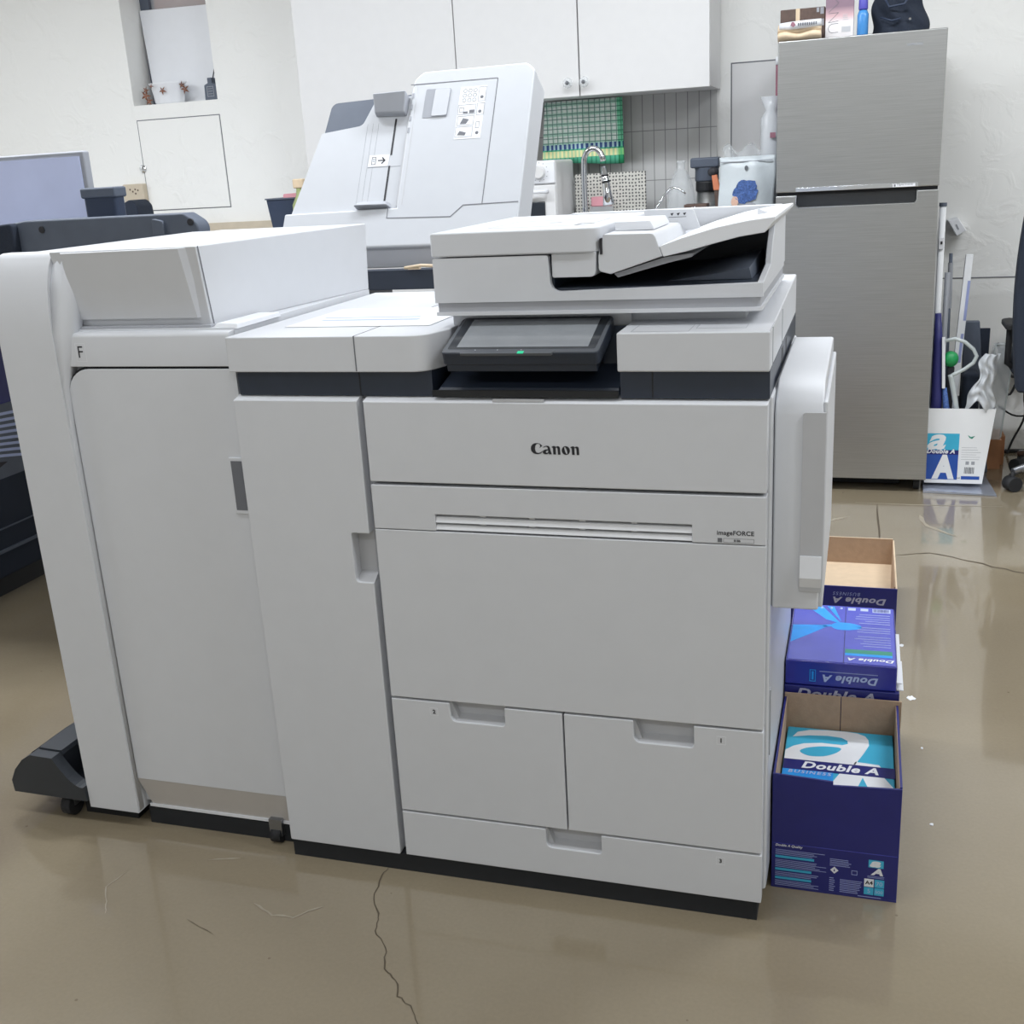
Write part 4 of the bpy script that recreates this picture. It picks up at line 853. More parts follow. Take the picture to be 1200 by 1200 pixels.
# jar
t = thing('coffee_grinder', 'steel jar with broad dark grey lid beside the clear bottle', 'jar', (-0.628, 4.76, 0.87))
MB().lathe([(0.04, 0), (0.042, 0.02), (0.042, 0.26)], (-0.628, 4.76, 0.87), 24).build('body', 'steel', t, smooth=True)
MB().lathe([(0.044, 0.26), (0.046, 0.265), (0.046, 0.295), (0.044, 0.30)], (-0.628, 4.76, 0.87), 24).build('collar', 'black_plastic', t)
MB().lathe([(0.047, 0.30), (0.049, 0.305), (0.048, 0.345), (0.05, 0.35), (0.05, 0.352)], (-0.628, 4.76, 0.87), 24).build('upper_body', 'charcoal', t, smooth=True)
MB().box(-0.690, -0.574, 4.71, 4.81, 1.222, 1.262).build('lid', 'charcoal', t, bevel=0.008)
t = thing('utility_knife', 'orange and black handled knife leaning beside the jar', 'knife', (-0.575, 4.60, 0.87))
MB().hexa([(-0.562, 4.60, 0.872), (-0.535, 4.60, 0.872), (-0.535, 4.615, 0.872), (-0.562, 4.615, 0.872), (-0.582, 4.62, 1.14), (-0.558, 4.62, 1.14), (-0.558, 4.635, 1.14), (-0.582, 4.635, 1.14)]).build('sheath', 'brown', t, bevel=0.003)
MB().hexa([(-0.584, 4.617, 1.135), (-0.556, 4.617, 1.135), (-0.556, 4.637, 1.135), (-0.584, 4.637, 1.135), (-0.594, 4.632, 1.195), (-0.572, 4.632, 1.195), (-0.572, 4.648, 1.195), (-0.594, 4.648, 1.195)]).build('handle', 'orange', t, bevel=0.003)
MB().ball((-0.588, 4.64, 1.205), (0.022, 0.012, 0.018), 10, 8).build('end_cap', 'ink', t)
t = thing('small_carton', 'tiny dark brown carton in front of the clear bottle', 'box', (-0.645, 4.55, 0.87))
MB().box(-0.69, -0.60, 4.54, 4.62, 0.872, 1.088).build('carton_body', 'brown', t, bevel=0.002)
g = MB(); f6 = Fr((0, 4.5395, 0), (1, 0, 0), (0, 0, 1)); f6.rect(g, -0.66, -0.655, 1.065, 1.078); f6.rect(g, -0.65, -0.645, 1.065, 1.08); f6.rect(g, -0.675, -0.67, 1.06, 1.075); g.build('carton_print', 'label_white', t)
# pouch with curly blue print
t = thing('zip_pouch', 'pale zip pouch printed with curly blue hair, beside the refrigerator', 'pouch', (-0.45, 4.55, 0.87))
def po(u, v):
    x = -0.555+u*0.212; z = 0.872+v*0.386
    b_ = 0.035*math.sin(PI*min(1, max(0, u)))*math.sin(PI*(0.1+0.9*(1-v)))*(1 if v < 0.93 else 0.3)
    return (x+0.004*math.sin(v*9), 4.56-b_-0.004*math.sin(u*14+v*6), z), (0, 1, 0)
MB().sheet(po, 26, 26, 0.012).build('pouch_body', 'pouch', t, smooth=True)
def patch(cx, cz, rx, rz, name, m, wob=0.08, y=-0.005):
    mb = MB(); n = 28; vs = []
    for k in range(n):
        a = 2*PI*k/n; r = 1+wob*math.sin(k*5.1)+wob*0.5*math.cos(k*3.3); u = (cx+rx*r*math.cos(a)+0.555)/0.212; v = (cz+rz*r*math.sin(a)-0.872)/0.386
        p, _ = po(u, v); vs.append((p[0], p[1]+y, p[2]))
    p, _ = po((cx+0.555)/0.212, (cz-0.872)/0.386); vs.append((p[0], p[1]+y, p[2]))
    mb.add(vs, [(k, (k+1) % n, n) for k in range(n)]); return mb.build(name, m, t, flat=True)
patch(-0.448, 1.128, 0.047, 0.044, 'hair_print', 'hair_blue')
patch(-0.487, 1.092, 0.014, 0.020, 'face_print', 'skin_print', 0.03)
patch(-0.452, 1.215, 0.007, 0.009, 'logo_print', 'bezel_grey', 0.0)
patch(-0.452, 1.075, 0.05, 0.012, 'shoulder_print', 'guide_grey', 0.04, -0.004)
MB().box(-0.548, -0.35, 4.548, 4.552, 1.238, 1.241).build('zip_strip', 'guide_grey', t)
t = thing('plastic_bag', 'crumpled clear plastic bag behind the pale pouch', 'bag', (-0.50, 4.70, 0.87))
def bg(u, v):
    return (-0.56+u*0.19+0.008*math.sin(v*17), 4.76+0.02*math.sin(u*11+v*7)-0.02*math.sin(PI*u), 0.872+v*0.42+0.018*math.sin(u*13)*v), (0, 1, 0)
MB().sheet(bg, 20, 16, 0.002).build('bag_film', 'clear_plastic', t, smooth=True)
t = thing('paper_cup_sleeve', 'stack of white paper cups in a clear plastic sleeve beside the refrigerator', 'cups', (-0.36, 4.62, 0.87))
cs = MB()
for k in range(30):
    z = 0.872+k*0.017; cs.lathe([(0.024, z), (0.030, z+0.015), (0.032, z+0.016)], (-0.378+k*0.0010, 4.65, 0), 16)
cs.build('cups', 'label_white', t)
MB().lathe([(0.036, 0.0), (0.040, 0.52), (0.022, 0.55), (0.042, 0.60)], (-0.366, 4.65, 0.872), 18).build('sleeve', 'bag_plastic', t, smooth=True)
g = MB(); f5 = Fr((0, 4.604, 0), (1, 0, 0), (0, 0, 1)); f5.rect(g, -0.366, -0.345, 1.32, 1.34); g.build('cup_print', 'mauve', t)

# ================================================================ REFRIGERATOR
t = thing('refrigerator', 'tall brushed steel refrigerator with freezer door on top', 'refrigerator', (-0.04, 4.64, 0))
FX0, FX1 = -0.318, 0.240
MB().box(FX0+0.003, FX1-0.003, 4.365, 4.93, 0.06, 1.63).build('cabinet', 'bezel_grey', t, bevel=0.004)
ud = MB().box(FX0, FX1, 4.30, 4.36, 1.1235, 1.636).build('freezer_door', 'steel', t, bevel=0.004)
hd_ = MB().prism([(FX0+0.002, 0.052), (FX1+0.012, 0.052), (FX1-0.001, 1.112), (FX1-0.072, 1.112), (FX1-0.072, 1.078), (FX1-0.078, 1.070), (FX0+0.080, 1.070), (FX0+0.072, 1.078), (FX0+0.072, 1.112), (FX0, 1.112)], 'y', 4.30, 4.36).build('fridge_door', 'steel', t, bevel=0.003)
g = MB().box(FX0+0.07, FX1-0.07, 4.335, 4.361, 1.068, 1.1225); g.build('handle_recess', 'bezel_black', hd_)
g = MB(); f4 = Fr((0, 4.30, 0), (1, 0, 0), (0, 0, 1)); f4.poly(g, [(FX0+0.070, 1.078), (FX0+0.078, 1.067), (FX1-0.078, 1.067), (FX1-0.070, 1.078), (FX1-0.070, 1.113), (FX1-0.073, 1.113), (FX1-0.073, 1.079), (FX1-0.079, 1.070), (FX0+0.079, 1.070), (FX0+0.073, 1.079), (FX0+0.073, 1.113), (FX0+0.070, 1.113)], 0, 0.002); g.build('recess_trim', 'chrome', hd_)
tr_ = MB().box(FX0+0.07, FX1-0.07, 4.292, 4.302, 1.1245, 1.139).build('handle_trim', 'label_white', ud, bevel=0.001)
tr_.data.materials[0] = MATS['chrome']
g = MB(); f4b = Fr((0, 4.2915, 0), (1, 0, 0), (0, 0, 1)); f4b.rect(g, 0.085, 0.160, 1.1265, 1.137); g.build('energy_label', 'label_white', tr_)
g = MB(); f4b.text(g, 'Digital Inverter', 0.10, 1.1297, width=0.055, h=0.0008); f4b.rect(g, 0.089, 0.095, 1.128, 1.1355, 0, 0.0008); g.build('label_print', 'ink_grey', tr_)
g = MB(); f4.text(g, 'SAMSUNG', 0.112, 1.588, width=0.05, bold=0.02); g.build('maker_lettering', 'guide_grey', ud)
MB().box(FX0+0.004, FX1-0.004, 4.31, 4.36, 1.112, 1.1235).build('door_gap', 'dark_gap', t)
for a in (FX0+0.05, FX1-0.03):
    MB().cyl((a, 4.36, 0.022), (a+0.022, 4.36, 0.022), 0.022).build('foot', 'rubber', t)
MB().box(FX0+0.03, FX1-0.08, 4.40, 4.9, 0.008, 0.06).build('underside', 'dark_gap', t)
# on top of the refrigerator
t = thing('coffee_carton', 'dark brown carton with a tan band standing on the refrigerator', 'box', (-0.245, 4.47, 1.636))
MB().box(-0.322, -0.166, 4.44, 4.52, 1.636, 1.752).build('carton_body', 'brown', t, bevel=0.003)
t['label'] = 'dark brown carton with tan band, leftmost on the refrigerator'
g = MB(); f3 = Fr((0, 4.4395, 0), (1, 0, 0), (0, 0, 1)); f3.rect(g, -0.268, -0.254, 1.66, 1.752); g.build('tan_band', 'tan', t)
g = MB(); f3.rect(g, -0.196, -0.187, 1.735, 1.750); f3.rect(g, -0.183, -0.171, 1.728, 1.750); f3.rect(g, -0.196, -0.185, 1.69, 1.712); f3.rect(g, -0.181, -0.170, 1.69, 1.712); g.build('carton_print', 'guide_grey', t)
t = thing('snack_bag', 'folded tan and white bag lying before the brown carton on the refrigerator', 'bag', (-0.245, 4.38, 1.636))
def sb(u, v):
    return (-0.325+u*0.150, 4.39-0.030*math.sin(PI*v)-0.006*math.sin(u*9), 1.637+v*0.042+0.003*math.sin(u*10)), (0, 0.2, 0.98)
MB().sheet(sb, 20, 8, 0.02).build('bag_body', 'tan', t, smooth=True)
MB().tube([(-0.318, 4.365, 1.690), (-0.28, 4.36, 1.690), (-0.22, 4.36, 1.692), (-0.176, 4.365, 1.694)], [0.011, 0.013, 0.013, 0.012], 12).build('rolled_top', 'label_white', t, smooth=True)
g = MB(); f2 = Fr((0, 4.345, 0), (1, 0, 0), (0, 0, 1)); 
for k in range(9): f2.rect(g, -0.255+k*0.0075, -0.250+k*0.0075, 1.686, 1.696, 0, 0.001)
g.build('bag_print', 'ink_grey', t)
g = MB(); f2.poly(g, [(-0.280, 1.690), (-0.270, 1.683), (-0.262, 1.690), (-0.268, 1.700), (-0.276, 1.700)], 0, 0.001); g.build('bag_badge', 'mauve', t)
t = thing('cosmetics_box', 'tall white box fading to mauve with large thin letters, on the refrigerator', 'box', (-0.115, 4.44, 1.636))
def grad_mat():
    m = bpy.data.materials.new('fade_print'); m.use_nodes = True; nt = m.node_tree; b = nt.nodes['Principled BSDF']
    tc = nt.nodes.new('ShaderNodeTexCoord'); sp = nt.nodes.new('ShaderNodeSeparateXYZ'); r = nt.nodes.new('ShaderNodeValToRGB'); mr = nt.nodes.new('ShaderNodeMapRange')
    mr.inputs[1].default_value = 0.0; mr.inputs[2].default_value = 0.15
    nt.links.new(tc.outputs['Object'], sp.inputs[0]); nt.links.new(sp.outputs['Z'], mr.inputs[0]); nt.links.new(mr.outputs[0], r.inputs[0])
    r.color_ramp.elements[0].position = 0.38; r.color_ramp.elements[0].color = s2l((232, 228, 228))+(1,)
    r.color_ramp.elements[1].position = 0.72; r.color_ramp.elements[1].color = s2l((140, 116, 130))+(1,)
    e = r.color_ramp.elements.new(0.52); e.color = s2l((214, 178, 182))+(1,)
    nt.links.new(r.outputs[0], b.inputs['Base Color']); MATS['fade_print'] = m
grad_mat()
MB().box(-0.164, -0.068, 4.42, 4.48, 1.636, 1.82).build('box_body', 'fade_print', t, bevel=0.0015)
g = MB(); f1 = Fr((0, 4.4195, 0), (1, 0, 0), (0, 0, 1))
def stroke(pts, wd=0.0014):
    for a, b in zip(pts, pts[1:]):
        d = Vector((b[0]-a[0], b[1]-a[1])).normalized()*wd/2; f1.poly(g, [(a[0]-d.y, a[1]+d.x), (b[0]-d.y, b[1]+d.x), (b[0]+d.y, b[1]-d.x), (a[0]+d.y, a[1]-d.x)], 0, 0.0003)
X0, X1 = -0.154, -0.120
stroke([(X0+0.004, 1.792), (X0+0.004, 1.786), (X1, 1.756), (X0, 1.728)])
stroke([(X0, 1.724), (X1, 1.725), (X0, 1.694), (X1, 1.698)])
stroke([(X1, 1.690), (X0+0.012, 1.689), (X0+0.003, 1.684), (X0, 1.674), (X0+0.003, 1.665), (X0+0.012, 1.660), (X1, 1.661)])
g.build('box_lettering', 'ink_grey', t)
g = MB()
for z in (1.716, 1.711, 1.706, 1.700): f1.rect(g, -0.105, -0.105+random.uniform(0.012, 0.028), z, z+0.0016)
f1.rect(g, -0.108, -0.078, 1.66, 1.678); g.build('box_print', 'recess_grey', t)
t = thing('spray_bottle', 'blue spray bottle with violet cap on the refrigerator', 'bottle', (-0.035, 4.42, 1.636))
MB().lathe([(0.017, 0), (0.019, 0.005), (0.019, 0.075), (0.014, 0.088), (0.010, 0.09)], (-0.037, 4.42, 1.636), 18).build('bottle_body', 'bottle_blue', t, smooth=True)
MB().lathe([(0.015, 0.09), (0.016, 0.095), (0.015, 0.13), (0.010, 0.14)], (-0.037, 4.42, 1.636), 18).build('cap', 'cap_violet', t, smooth=True)
t = thing('handbag', 'dark navy bag with a snap button on the refrigerator', 'bag', (0.09, 4.48, 1.636))
mb = MB()
def hb(u, v):
    wv = 0.192-0.045*v*v; x = 0.088+(u-0.5)*wv+0.008*math.sin(v*7)-0.006*v; b_ = 0.05*math.sin(PI*u)**0.6*(1-0.35*v)
    return (x, 4.50-b_+0.006*math.sin(u*17+v*9), 1.638+v*0.15), (0, 1, 0)
mb.sheet(hb, 24, 16, 0.05).build('bag_body', 'fabric_dark', t, smooth=True)
MB().tube([(0.03, 4.47, 1.77), (0.05, 4.44, 1.73), (0.10, 4.435, 1.735), (0.12, 4.46, 1.77)], 0.004, 8).tube([(0.02, 4.455, 1.70), (0.06, 4.44, 1.685), (0.09, 4.44, 1.69)], 0.003, 8).build('strap', 'navy_box', t, smooth=True)
MB().ball((0.120, 4.448, 1.686), 0.006, 12, 8).build('snap_button', 'chrome', t)
t = thing('small_bottle', 'small bottle with white cap behind the refrigerator top left edge', 'bottle', (-0.345, 4.60, 0.87))
MB().lathe([(0.016, 0), (0.016, 0.72)], (-0.343, 4.75, 0.87), 14).build('bottle_body', 'mauve', t, smooth=True)
MB().lathe([(0.017, 0.72), (0.017, 0.75)], (-0.343, 4.75, 0.87), 14).build('cap', 'label_white', t, smooth=True)

# ================================================================ PAPER BOXES BESIDE THE PRINTER
def box_lettering(par, fr, a0, b0, wdt, m='label_white', rot=0, h=0.0006):
    g = MB(); fr.text(g, 'Double A', a0, b0, width=wdt, h=h, shear=0.25, bold=0.035, space=1.08, rot=rot); return g.build('box_lettering', m, par)
def lines(par, fr, a0, a1, b0, b1, n, m, hh=0.35, h=0.0003):
    g = MB(); p = (b1-b0)/n
    for k in range(n):
        g2_ = a0+(a1-a0)*random.uniform(0.7, 1.0); fr.rect(g, a0, g2_, b0+k*p, b0+k*p+p*hh, 0, h)
    return g.build('small_print', m, par)
# front box
t = thing('paper_carton', 'open dark blue paper carton standing nearest, beside the printer front', 'box', (-0.014, 1.91, 0))
bx0, bx1, by0, by1, bh = -0.120, 0.095, 1.757, 2.068, 0.228
wt = 0.004
cb_ = MB().box(bx0, bx1, by0, by1, 0, wt)
cb_.prism([(bx0, wt), (bx1, wt), (bx1, bh-0.002), (-0.018, bh-0.008), (-0.018, bh-0.001), (bx0, bh+0.004)], 'y', by0, by0+wt)
cb_.build('carton_body', 'box_blue', t, bevel=0.0006)
MB().box(bx0, bx0+wt, by0+wt, by1, wt, bh).build('side_wall', 'box_blue', t)
MB().box(bx1-wt, bx1, by0+wt, by1, wt, bh).build('side_wall', 'box_blue', t)
MB().box(bx0+wt, bx1-wt, by0+wt, by0+wt+0.001, wt, bh-0.012).box(bx0+wt, bx0+wt+0.001, by0+wt, by1-wt, wt, bh-0.0005).box(bx1-wt-0.001, bx1-wt, by0+wt, by1-wt, wt, bh-0.0005).build('inner_lining', 'cardboard', t)
MB().box(bx0, -0.0125, by1-wt, by1, wt, bh+0.008).box(-0.011, bx1+0.006, by1-wt, by1, wt, bh+0.008).build('back_wall', 'cardboard', t)
ffb = Fr((0, by0, 0), (1, 0, 0), (0, 0, 1))
g = MB()
for b, a1 in ((0.0665, -0.046), (0.0405, -0.050), (0.0225, -0.050)): ffb.rect(g, -0.113, a1, b-0.0035, b+0.0012)
g.build('cyan_bars', 'cyan', t)
mat('print_dim', (150, 160, 205), 0.5, var=0.02)
g = MB(); ffb.text(g, 'Double A Quality', -0.113, 0.0855, width=0.047, shear=0.2, bold=0.02); g.build('small_heading', 'label_white', t)
lines(t, ffb, -0.113, -0.027, 0.070, 0.082, 4, 'print_dim'); lines(t, ffb, -0.113, -0.024, 0.044, 0.061, 6, 'print_dim')
lines(t, ffb, -0.113, -0.024, 0.026, 0.036, 3, 'print_dim'); lines(t, ffb, -0.113, -0.024, 0.006, 0.018, 4, 'print_dim')
lines(t, ffb, -0.019, 0.025, 0.060, 0.076, 5, 'print_dim'); lines(t, ffb, -0.001, 0.038, 0.008, 0.036, 8, 'print_dim'); lines(t, ffb, -0.019, -0.009, 0.008, 0.038, 7, 'print_dim')
g = MB(); ffb.poly(g, [(-0.018, 0.051), (-0.011, 0.058), (-0.004, 0.051), (-0.011, 0.044)], 0, 0.0003); g.build('diamond_mark', 'label_white', t)
g = MB(); ffb.poly(g, [(-0.0125, 0.049), (-0.0095, 0.049), (-0.011, 0.0545)], 0.0003, 0.0006); g.build('mark_core', 'box_blue', t)
g = MB(); ffb.ring(g, 0.018, 0.028, 0.046, 0.055, 0.001); g.build('seal_mark', 'print_dim', t)
# small logo squares
g = MB(); ffb.rect(g, 0.046, 0.071, 0.066, 0.081); g.build('logo_ground', 'cyan', t)
g = MB(); ffb.text(g, 'a', 0.048, 0.067, width=0.019, height=0.0125, bold=0.05, shear=0.3); ffb.text(g, 'A', 0.050, 0.051, width=0.021, height=0.014, bold=0.05, shear=0.2); g.build('logo_letters', 'label_white', t)
g = MB(); ffb.rect(g, 0.040, 0.056, 0.026, 0.042); g.build('size_square', 'label_white', t)
g = MB(); ffb.rect(g, 0.0575, 0.0735, 0.026, 0.042); ffb.rect(g, 0.040, 0.056, 0.010, 0.0245); ffb.rect(g, 0.0575, 0.0735, 0.010, 0.0245); g.build('number_squares', 'cyan', t)
g = MB(); ffb.text(g, 'A4', 0.0415, 0.0305, width=0.013, bold=0.03); g.build('size_lettering', 'ink', t)
g = MB(); ffb.text(g, '70', 0.060, 0.030, height=0.008); ffb.text(g, '5', 0.046, 0.0135, height=0.008); ffb.text(g, '500', 0.059, 0.014, width=0.0125); g.build('number_lettering', 'pale_print', t)
lines(t, ffb, 0.045, 0.074, 0.045, 0.050, 2, 'print_dim'); lines(t, ffb, 0.030, 0.074, 0.004, 0.008, 1, 'print_dim')
g = MB(); ffb.rect(g, bx0+0.002, bx1-0.002, 0.0925, 0.0932); g.build('print_rule', 'ream_violet', t)

def ream(name, lab, x0, x1, y0, y1, z0, z1, m, group=None):
    r = thing(name, lab, 'paper', ((x0+x1)/2, (y0+y1)/2, z0), group)
    o = MB().box(x0, x1, y0, y1, z0, z1).build('wrapper', m, r, bevel=0.003)
    return r
r = ream('paper_ream', 'blue and white wrapped paper ream inside the open front carton', -0.1125, 0.088, 1.764, 2.060, 0.113, 0.165, 'cyan')
for z in (0.006, 0.0595):
    r2 = ream('paper_ream', 'wrapped ream lying under the top ream in the front carton, mostly hidden', -0.1125, 0.088, 1.764, 2.060, z, z+0.052, 'cyan', 'reams below the top one in the front carton')
ft = Fr((0, 0, 0.1651), (1, 0, 0), (0, 1, 0))
# artwork: large a, band, large A
ft.o.z = 0.1651
def sm2(P, closed=True, n=4):
    out = []; N = len(P)
    for i in range(N):
        p0, p1, p2, p3 = [Vector(P[(i+q) % N]) for q in (-1, 0, 1, 2)]
        for k in range(n):
            q = k/n; v = 0.5*((2*p1)+(-p0+p2)*q+(2*p0-5*p1+4*p2-p3)*q*q+(-p0+3*p1-3*p2+p3)*q**3); out.append((v.x, v.y))
    return out
g = MB()
ft.poly(g, [(-0.1005, 2.018), (-0.092, 2.038), (-0.070, 2.050), (-0.039, 2.055), (0.0, 2.056), (0.022, 2.053), (0.036, 2.044), (0.042, 2.030), (0.043, 2.009), (0.034, 1.978), (0.017, 1.928), (-0.050, 1.928), (-0.111, 1.928), (-0.111, 1.963), (-0.097, 1.981), (-0.078, 1.994), (-0.045, 2.002), (-0.006, 2.001), (0.004, 2.008), (0.003, 2.020), (-0.008, 2.030), (-0.035, 2.033), (-0.070, 2.028)], 0, 0.0003)
ft.poly(g, [(0.015, 1.931), (0.019, 1.942), (0.061, 1.938), (0.066, 1.926)], 0, 0.0003)
g.build('letter_print', 'label_white', r)
g = MB(); ft.poly(g, sm2([(-0.084, 1.962), (-0.072, 1.977), (-0.045, 1.988), (-0.017, 1.990), (-0.008, 1.984), (-0.019, 1.966), (-0.04, 1.951), (-0.067, 1.948)]), 0.0003, 0.0006); g.build('letter_counter', 'cyan', r)
g = MB(); ft.rect(g, -0.1115, 0.089, 1.893, 1.930, 0, 0.0004); g.build('title_band', 'box_blue', r)
box_lettering(r, ft, -0.078, 1.9, 0.138, h=0.0008)
g = MB(); ft.rect(g, -0.1115, -0.02, 1.764, 1.893, 0, 0.0004); g.build('lower_panel', 'bright_cyan', r)
g = MB(); ft.text(g, 'BUSINESS', -0.101, 1.880, width=0.078, shear=0.2, bold=0.02, space=1.3, h=0.0008); g.build('band_lettering', 'pale_print', r)
g = MB(); ft.poly(g, [(-0.050, 1.78), (-0.009, 1.893), (0.070, 1.893), (0.1-0.012, 1.855), (0.0885, 1.78)], 0, 0.0005); g.build('letter_print', 'label_white', r)
g = MB(); ft.poly(g, [(0.025, 1.858), (0.032, 1.886), (0.040, 1.858), (0.040, 1.84), (0.02, 1.84)], 0.0005, 0.0008); g.build('letter_counter', 'cyan', r)

# second carton with a ream on top
t = thing('paper_carton', 'closed dark blue paper carton behind the open front one', 'box', (-0.01, 2.23, 0))
MB().box(-0.122, 0.0965, 2.074, 2.388, 0.0, 0.249).build('carton_body', 'box_blue', t, bevel=0.0015)
fs2 = Fr((0, 2.074, 0), (1, 0, 0), (0, 0, 1))
mat('box_print', (176, 176, 196), 0.5)
g = MB(); fs2.text(g, 'Double A', -0.098, 0.2295-0.004, width=0.150, height=0.019, shear=0.25, bold=0.035, space=1.1); g.build('carton_lettering', 'box_print', t)
g = MB(); fs2.text(g, 'BUSINESS', -0.005, 0.2155, width=0.062, shear=0.2, bold=0.01, space=1.2); g.build('carton_small_lettering', 'print_dim', t)
r = ream('paper_ream', 'violet blue wrapped paper ream lying on the closed carton', -0.121, 0.0905, 2.078, 2.378, 0.2495, 0.3025, 'ream_blue')
MB().box(0.0912, 0.1005, 2.09, 2.33, 0.262, 0.264).box(0.0912, 0.104, 2.085, 2.22, 0.2500, 0.2515).build('loose_wrapper_edge', 'paper_white', r)
ft2 = Fr((0, 0, 0.3027), (1, 0, 0), (0, 1, 0))
g = MB(); ft2.rect(g, -0.117, 0.087, 2.082, 2.374); g.build('wrapper_print', 'ream_violet', r)
g = MB()
cx, cy = -0.018, 2.262
for pts in ([(-0.117, 2.255), (-0.06, 2.262), (-0.045, 2.258), (-0.085, 2.205), (-0.117, 2.165)], [(-0.088, 2.355), (-0.06, 2.368), (-0.04, 2.322), (cx, 2.275), (-0.05, 2.295)], [(-0.05, 2.37), (-0.035, 2.368), (cx, 2.285)], [(-0.06, 2.262), (cx, 2.275), (cx, 2.262), (-0.05, 2.254)]):
    ft2.poly(g, pts, 0.0003, 0.0005)
g.build('crystal_print', 'bright_cyan', r)
g = MB(); ft2.poly(g, [(cx+0.026*math.cos(a*PI/8)*(1.6 if math.cos(a*PI/8) > 0 else 0.8), cy+0.020*math.sin(a*PI/8)) for a in range(16)], 0.0003, 0.0006); g.build('burst_print', 'bright_cyan', r)
g = MB(); ft2.rect(g, -0.011, -0.0095, 2.082, 2.374, 0.0003, 0.0005); g.build('fold_line', 'indigo', r)
g = MB(); ft2.rect(g, -0.008, 0.082, 2.128, 2.147, 0.0003, 0.0006); g.build('green_strip', 'green_print', r)
g = MB(); ft2.rect(g, -0.008, 0.082, 2.117, 2.128, 0.0003, 0.0006); g.build('cyan_strip', 'bright_cyan', r)
g = MB()
for k in range(5): ft2.text(g, '3', -0.105+k*0.0205, 2.352+k*0.001, height=0.010, h=0.0007, bold=0.05)
ft2.rect(g, -0.006, 0.010, 2.352, 2.366, 0.0003, 0.0006); ft2.rect(g, 0.020, 0.036, 2.352, 2.366, 0.0003, 0.0006); ft2.rect(g, 0.045, 0.082, 2.347, 2.368, 0.0003, 0.0006); g.build('wrapper_marks', 'pale_print', r)
g = MB()
for k in range(14): ft2.rect(g, 0.047+k*0.0024, 0.048+k*0.0024+random.uniform(0, .0008), 2.350, 2.366, 0.0006, 0.0008)
g.build('barcode', 'indigo', r)
g = MB()
for z in range(15):
    if z in (5, 9): continue
    b = 2.165+z*0.0118; ft2.rect(g, 0.080-random.uniform(0.05, 0.075), 0.080, b, b+0.0028, 0.0003, 0.0006)
g.build('small_print', 'print_dim', r)
ftr = Fr((0, 0, 0.3027), (-1, 0, 0), (0, -1, 0))
g = MB(); ftr.text(g, 'Double A', -0.085, -2.106, width=0.088, height=0.013, h=0.0007, shear=0.25, bold=0.035, space=1.1); g.build('ream_lettering', 'label_white', r)
fr2 = Fr((0, 2.0778, 0.303), (-1, 0, 0), (0, 0, -1))
g = MB(); fr2.text(g, 'Double A', -0.056, 0.027, width=0.105, height=0.016, h=0.0006, shear=0.25, bold=0.035, space=1.1); g.build('ream_lettering', 'pale_print', r)
g = MB(); fr2.rect(g, -0.055, 0.055, 0.020, 0.0215, 0, 0.0005); g.build('ream_rule', 'print_dim', r)
g = MB(); fr2.ring(g, 0.062, 0.074, 0.018, 0.044, 0.0015); fr2.rect(g, 0.066, 0.070, 0.022, 0.040); g.build('ream_tag', 'bright_cyan', r)

# third: open shallow box on the floor behind
t = thing('paper_carton', 'empty open shallow carton behind the others, tan cardboard inside', 'box', (-0.03, 3.09, 0))
c3 = MB().box(-0.185, 0.115, 2.885, 3.29, 0.0, 0.072).box(-0.185, 0.115, 2.885, 2.889, 0.072, 0.152).box(-0.185, -0.181, 2.889, 3.29, 0.072, 0.152)
c3.build('carton_body', 'box_blue', t)
MB().box(0.111, 0.115, 2.889, 3.29, 0.072, 0.150).box(-0.181, 0.111, 3.286, 3.29, 0.072, 0.155).box(-0.181, 0.111, 2.889, 3.286, 0.072, 0.075).box(-0.181, 0.111, 2.889, 2.8905, 0.072, 0.151).build('inner_lining', mat('cardboard_pale', (206, 184, 156), 0.85, var=0.04, scale=40), t)
MB().box(-0.181, 0.111, 3.2845, 3.286, 0.075, 0.155).build('back_lining', 'cardboard', t)
MB().hexa([(0.100, 2.92, 0.075), (0.103, 2.92, 0.075), (0.112, 3.25, 0.075), (0.109, 3.25, 0.075), (0.108, 2.92, 0.145), (0.111, 2.92, 0.145), (0.1115, 3.25, 0.15), (0.1105, 3.25, 0.15)]).build('side_flap', 'cardboard', t)
fr3 = Fr((0, 2.885, 0.152), (-1, 0, 0), (0, 0, -1))
g = MB(); fr3.text(g, 'Double A', -0.088, 0.030, width=0.135, height=0.018, h=0.0006, shear=0.25, bold=0.035, space=1.1); g.build('carton_lettering', 'box_print', t)
g = MB(); fr3.text(g, 'BUSINESS', -0.022, 0.016, width=0.07, h=0.0006, shear=0.2, space=1.3); g.build('carton_small_lettering', 'print_dim', t)

# ================================================================ RIGHT CORNER
t = thing('paper_carton', 'white carton with blue A panel, packed with tubes and bags', 'box', (0.37, 4.44, 0))
cx0, cx1, cy0, cy1, ch = 0.250, 0.486, 4.36, 4.60, 0.315
mb = MB()
mb.hexa([(cx0, cy0, 0.03), (cx1-0.03, cy0, 0.03), (cx1-0.03, cy0+0.004, 0.03), (cx0, cy0+0.004, 0.03), (cx0, cy0, ch), (cx1, cy0, ch), (cx1, cy0+0.004, ch), (cx0, cy0+0.004, ch)])
mb.hexa([(cx1-0.034, cy0+0.004, 0.03), (cx1-0.03, cy0+0.004, 0.03), (cx1-0.03, cy1, 0.03), (cx1-0.034, cy1, 0.03), (cx1-0.004, cy0+0.004, ch), (cx1, cy0+0.004, ch), (cx1, cy1, ch), (cx1-0.004, cy1, ch)])
mb.box(cx0, cx0+0.004, cy0+0.004, cy1, 0.03, ch).box(cx0+0.004, cx1-0.034, cy1-0.004, cy1, 0.03, ch).box(cx0, cx1-0.03, cy0, cy1, 0.026, 0.03)
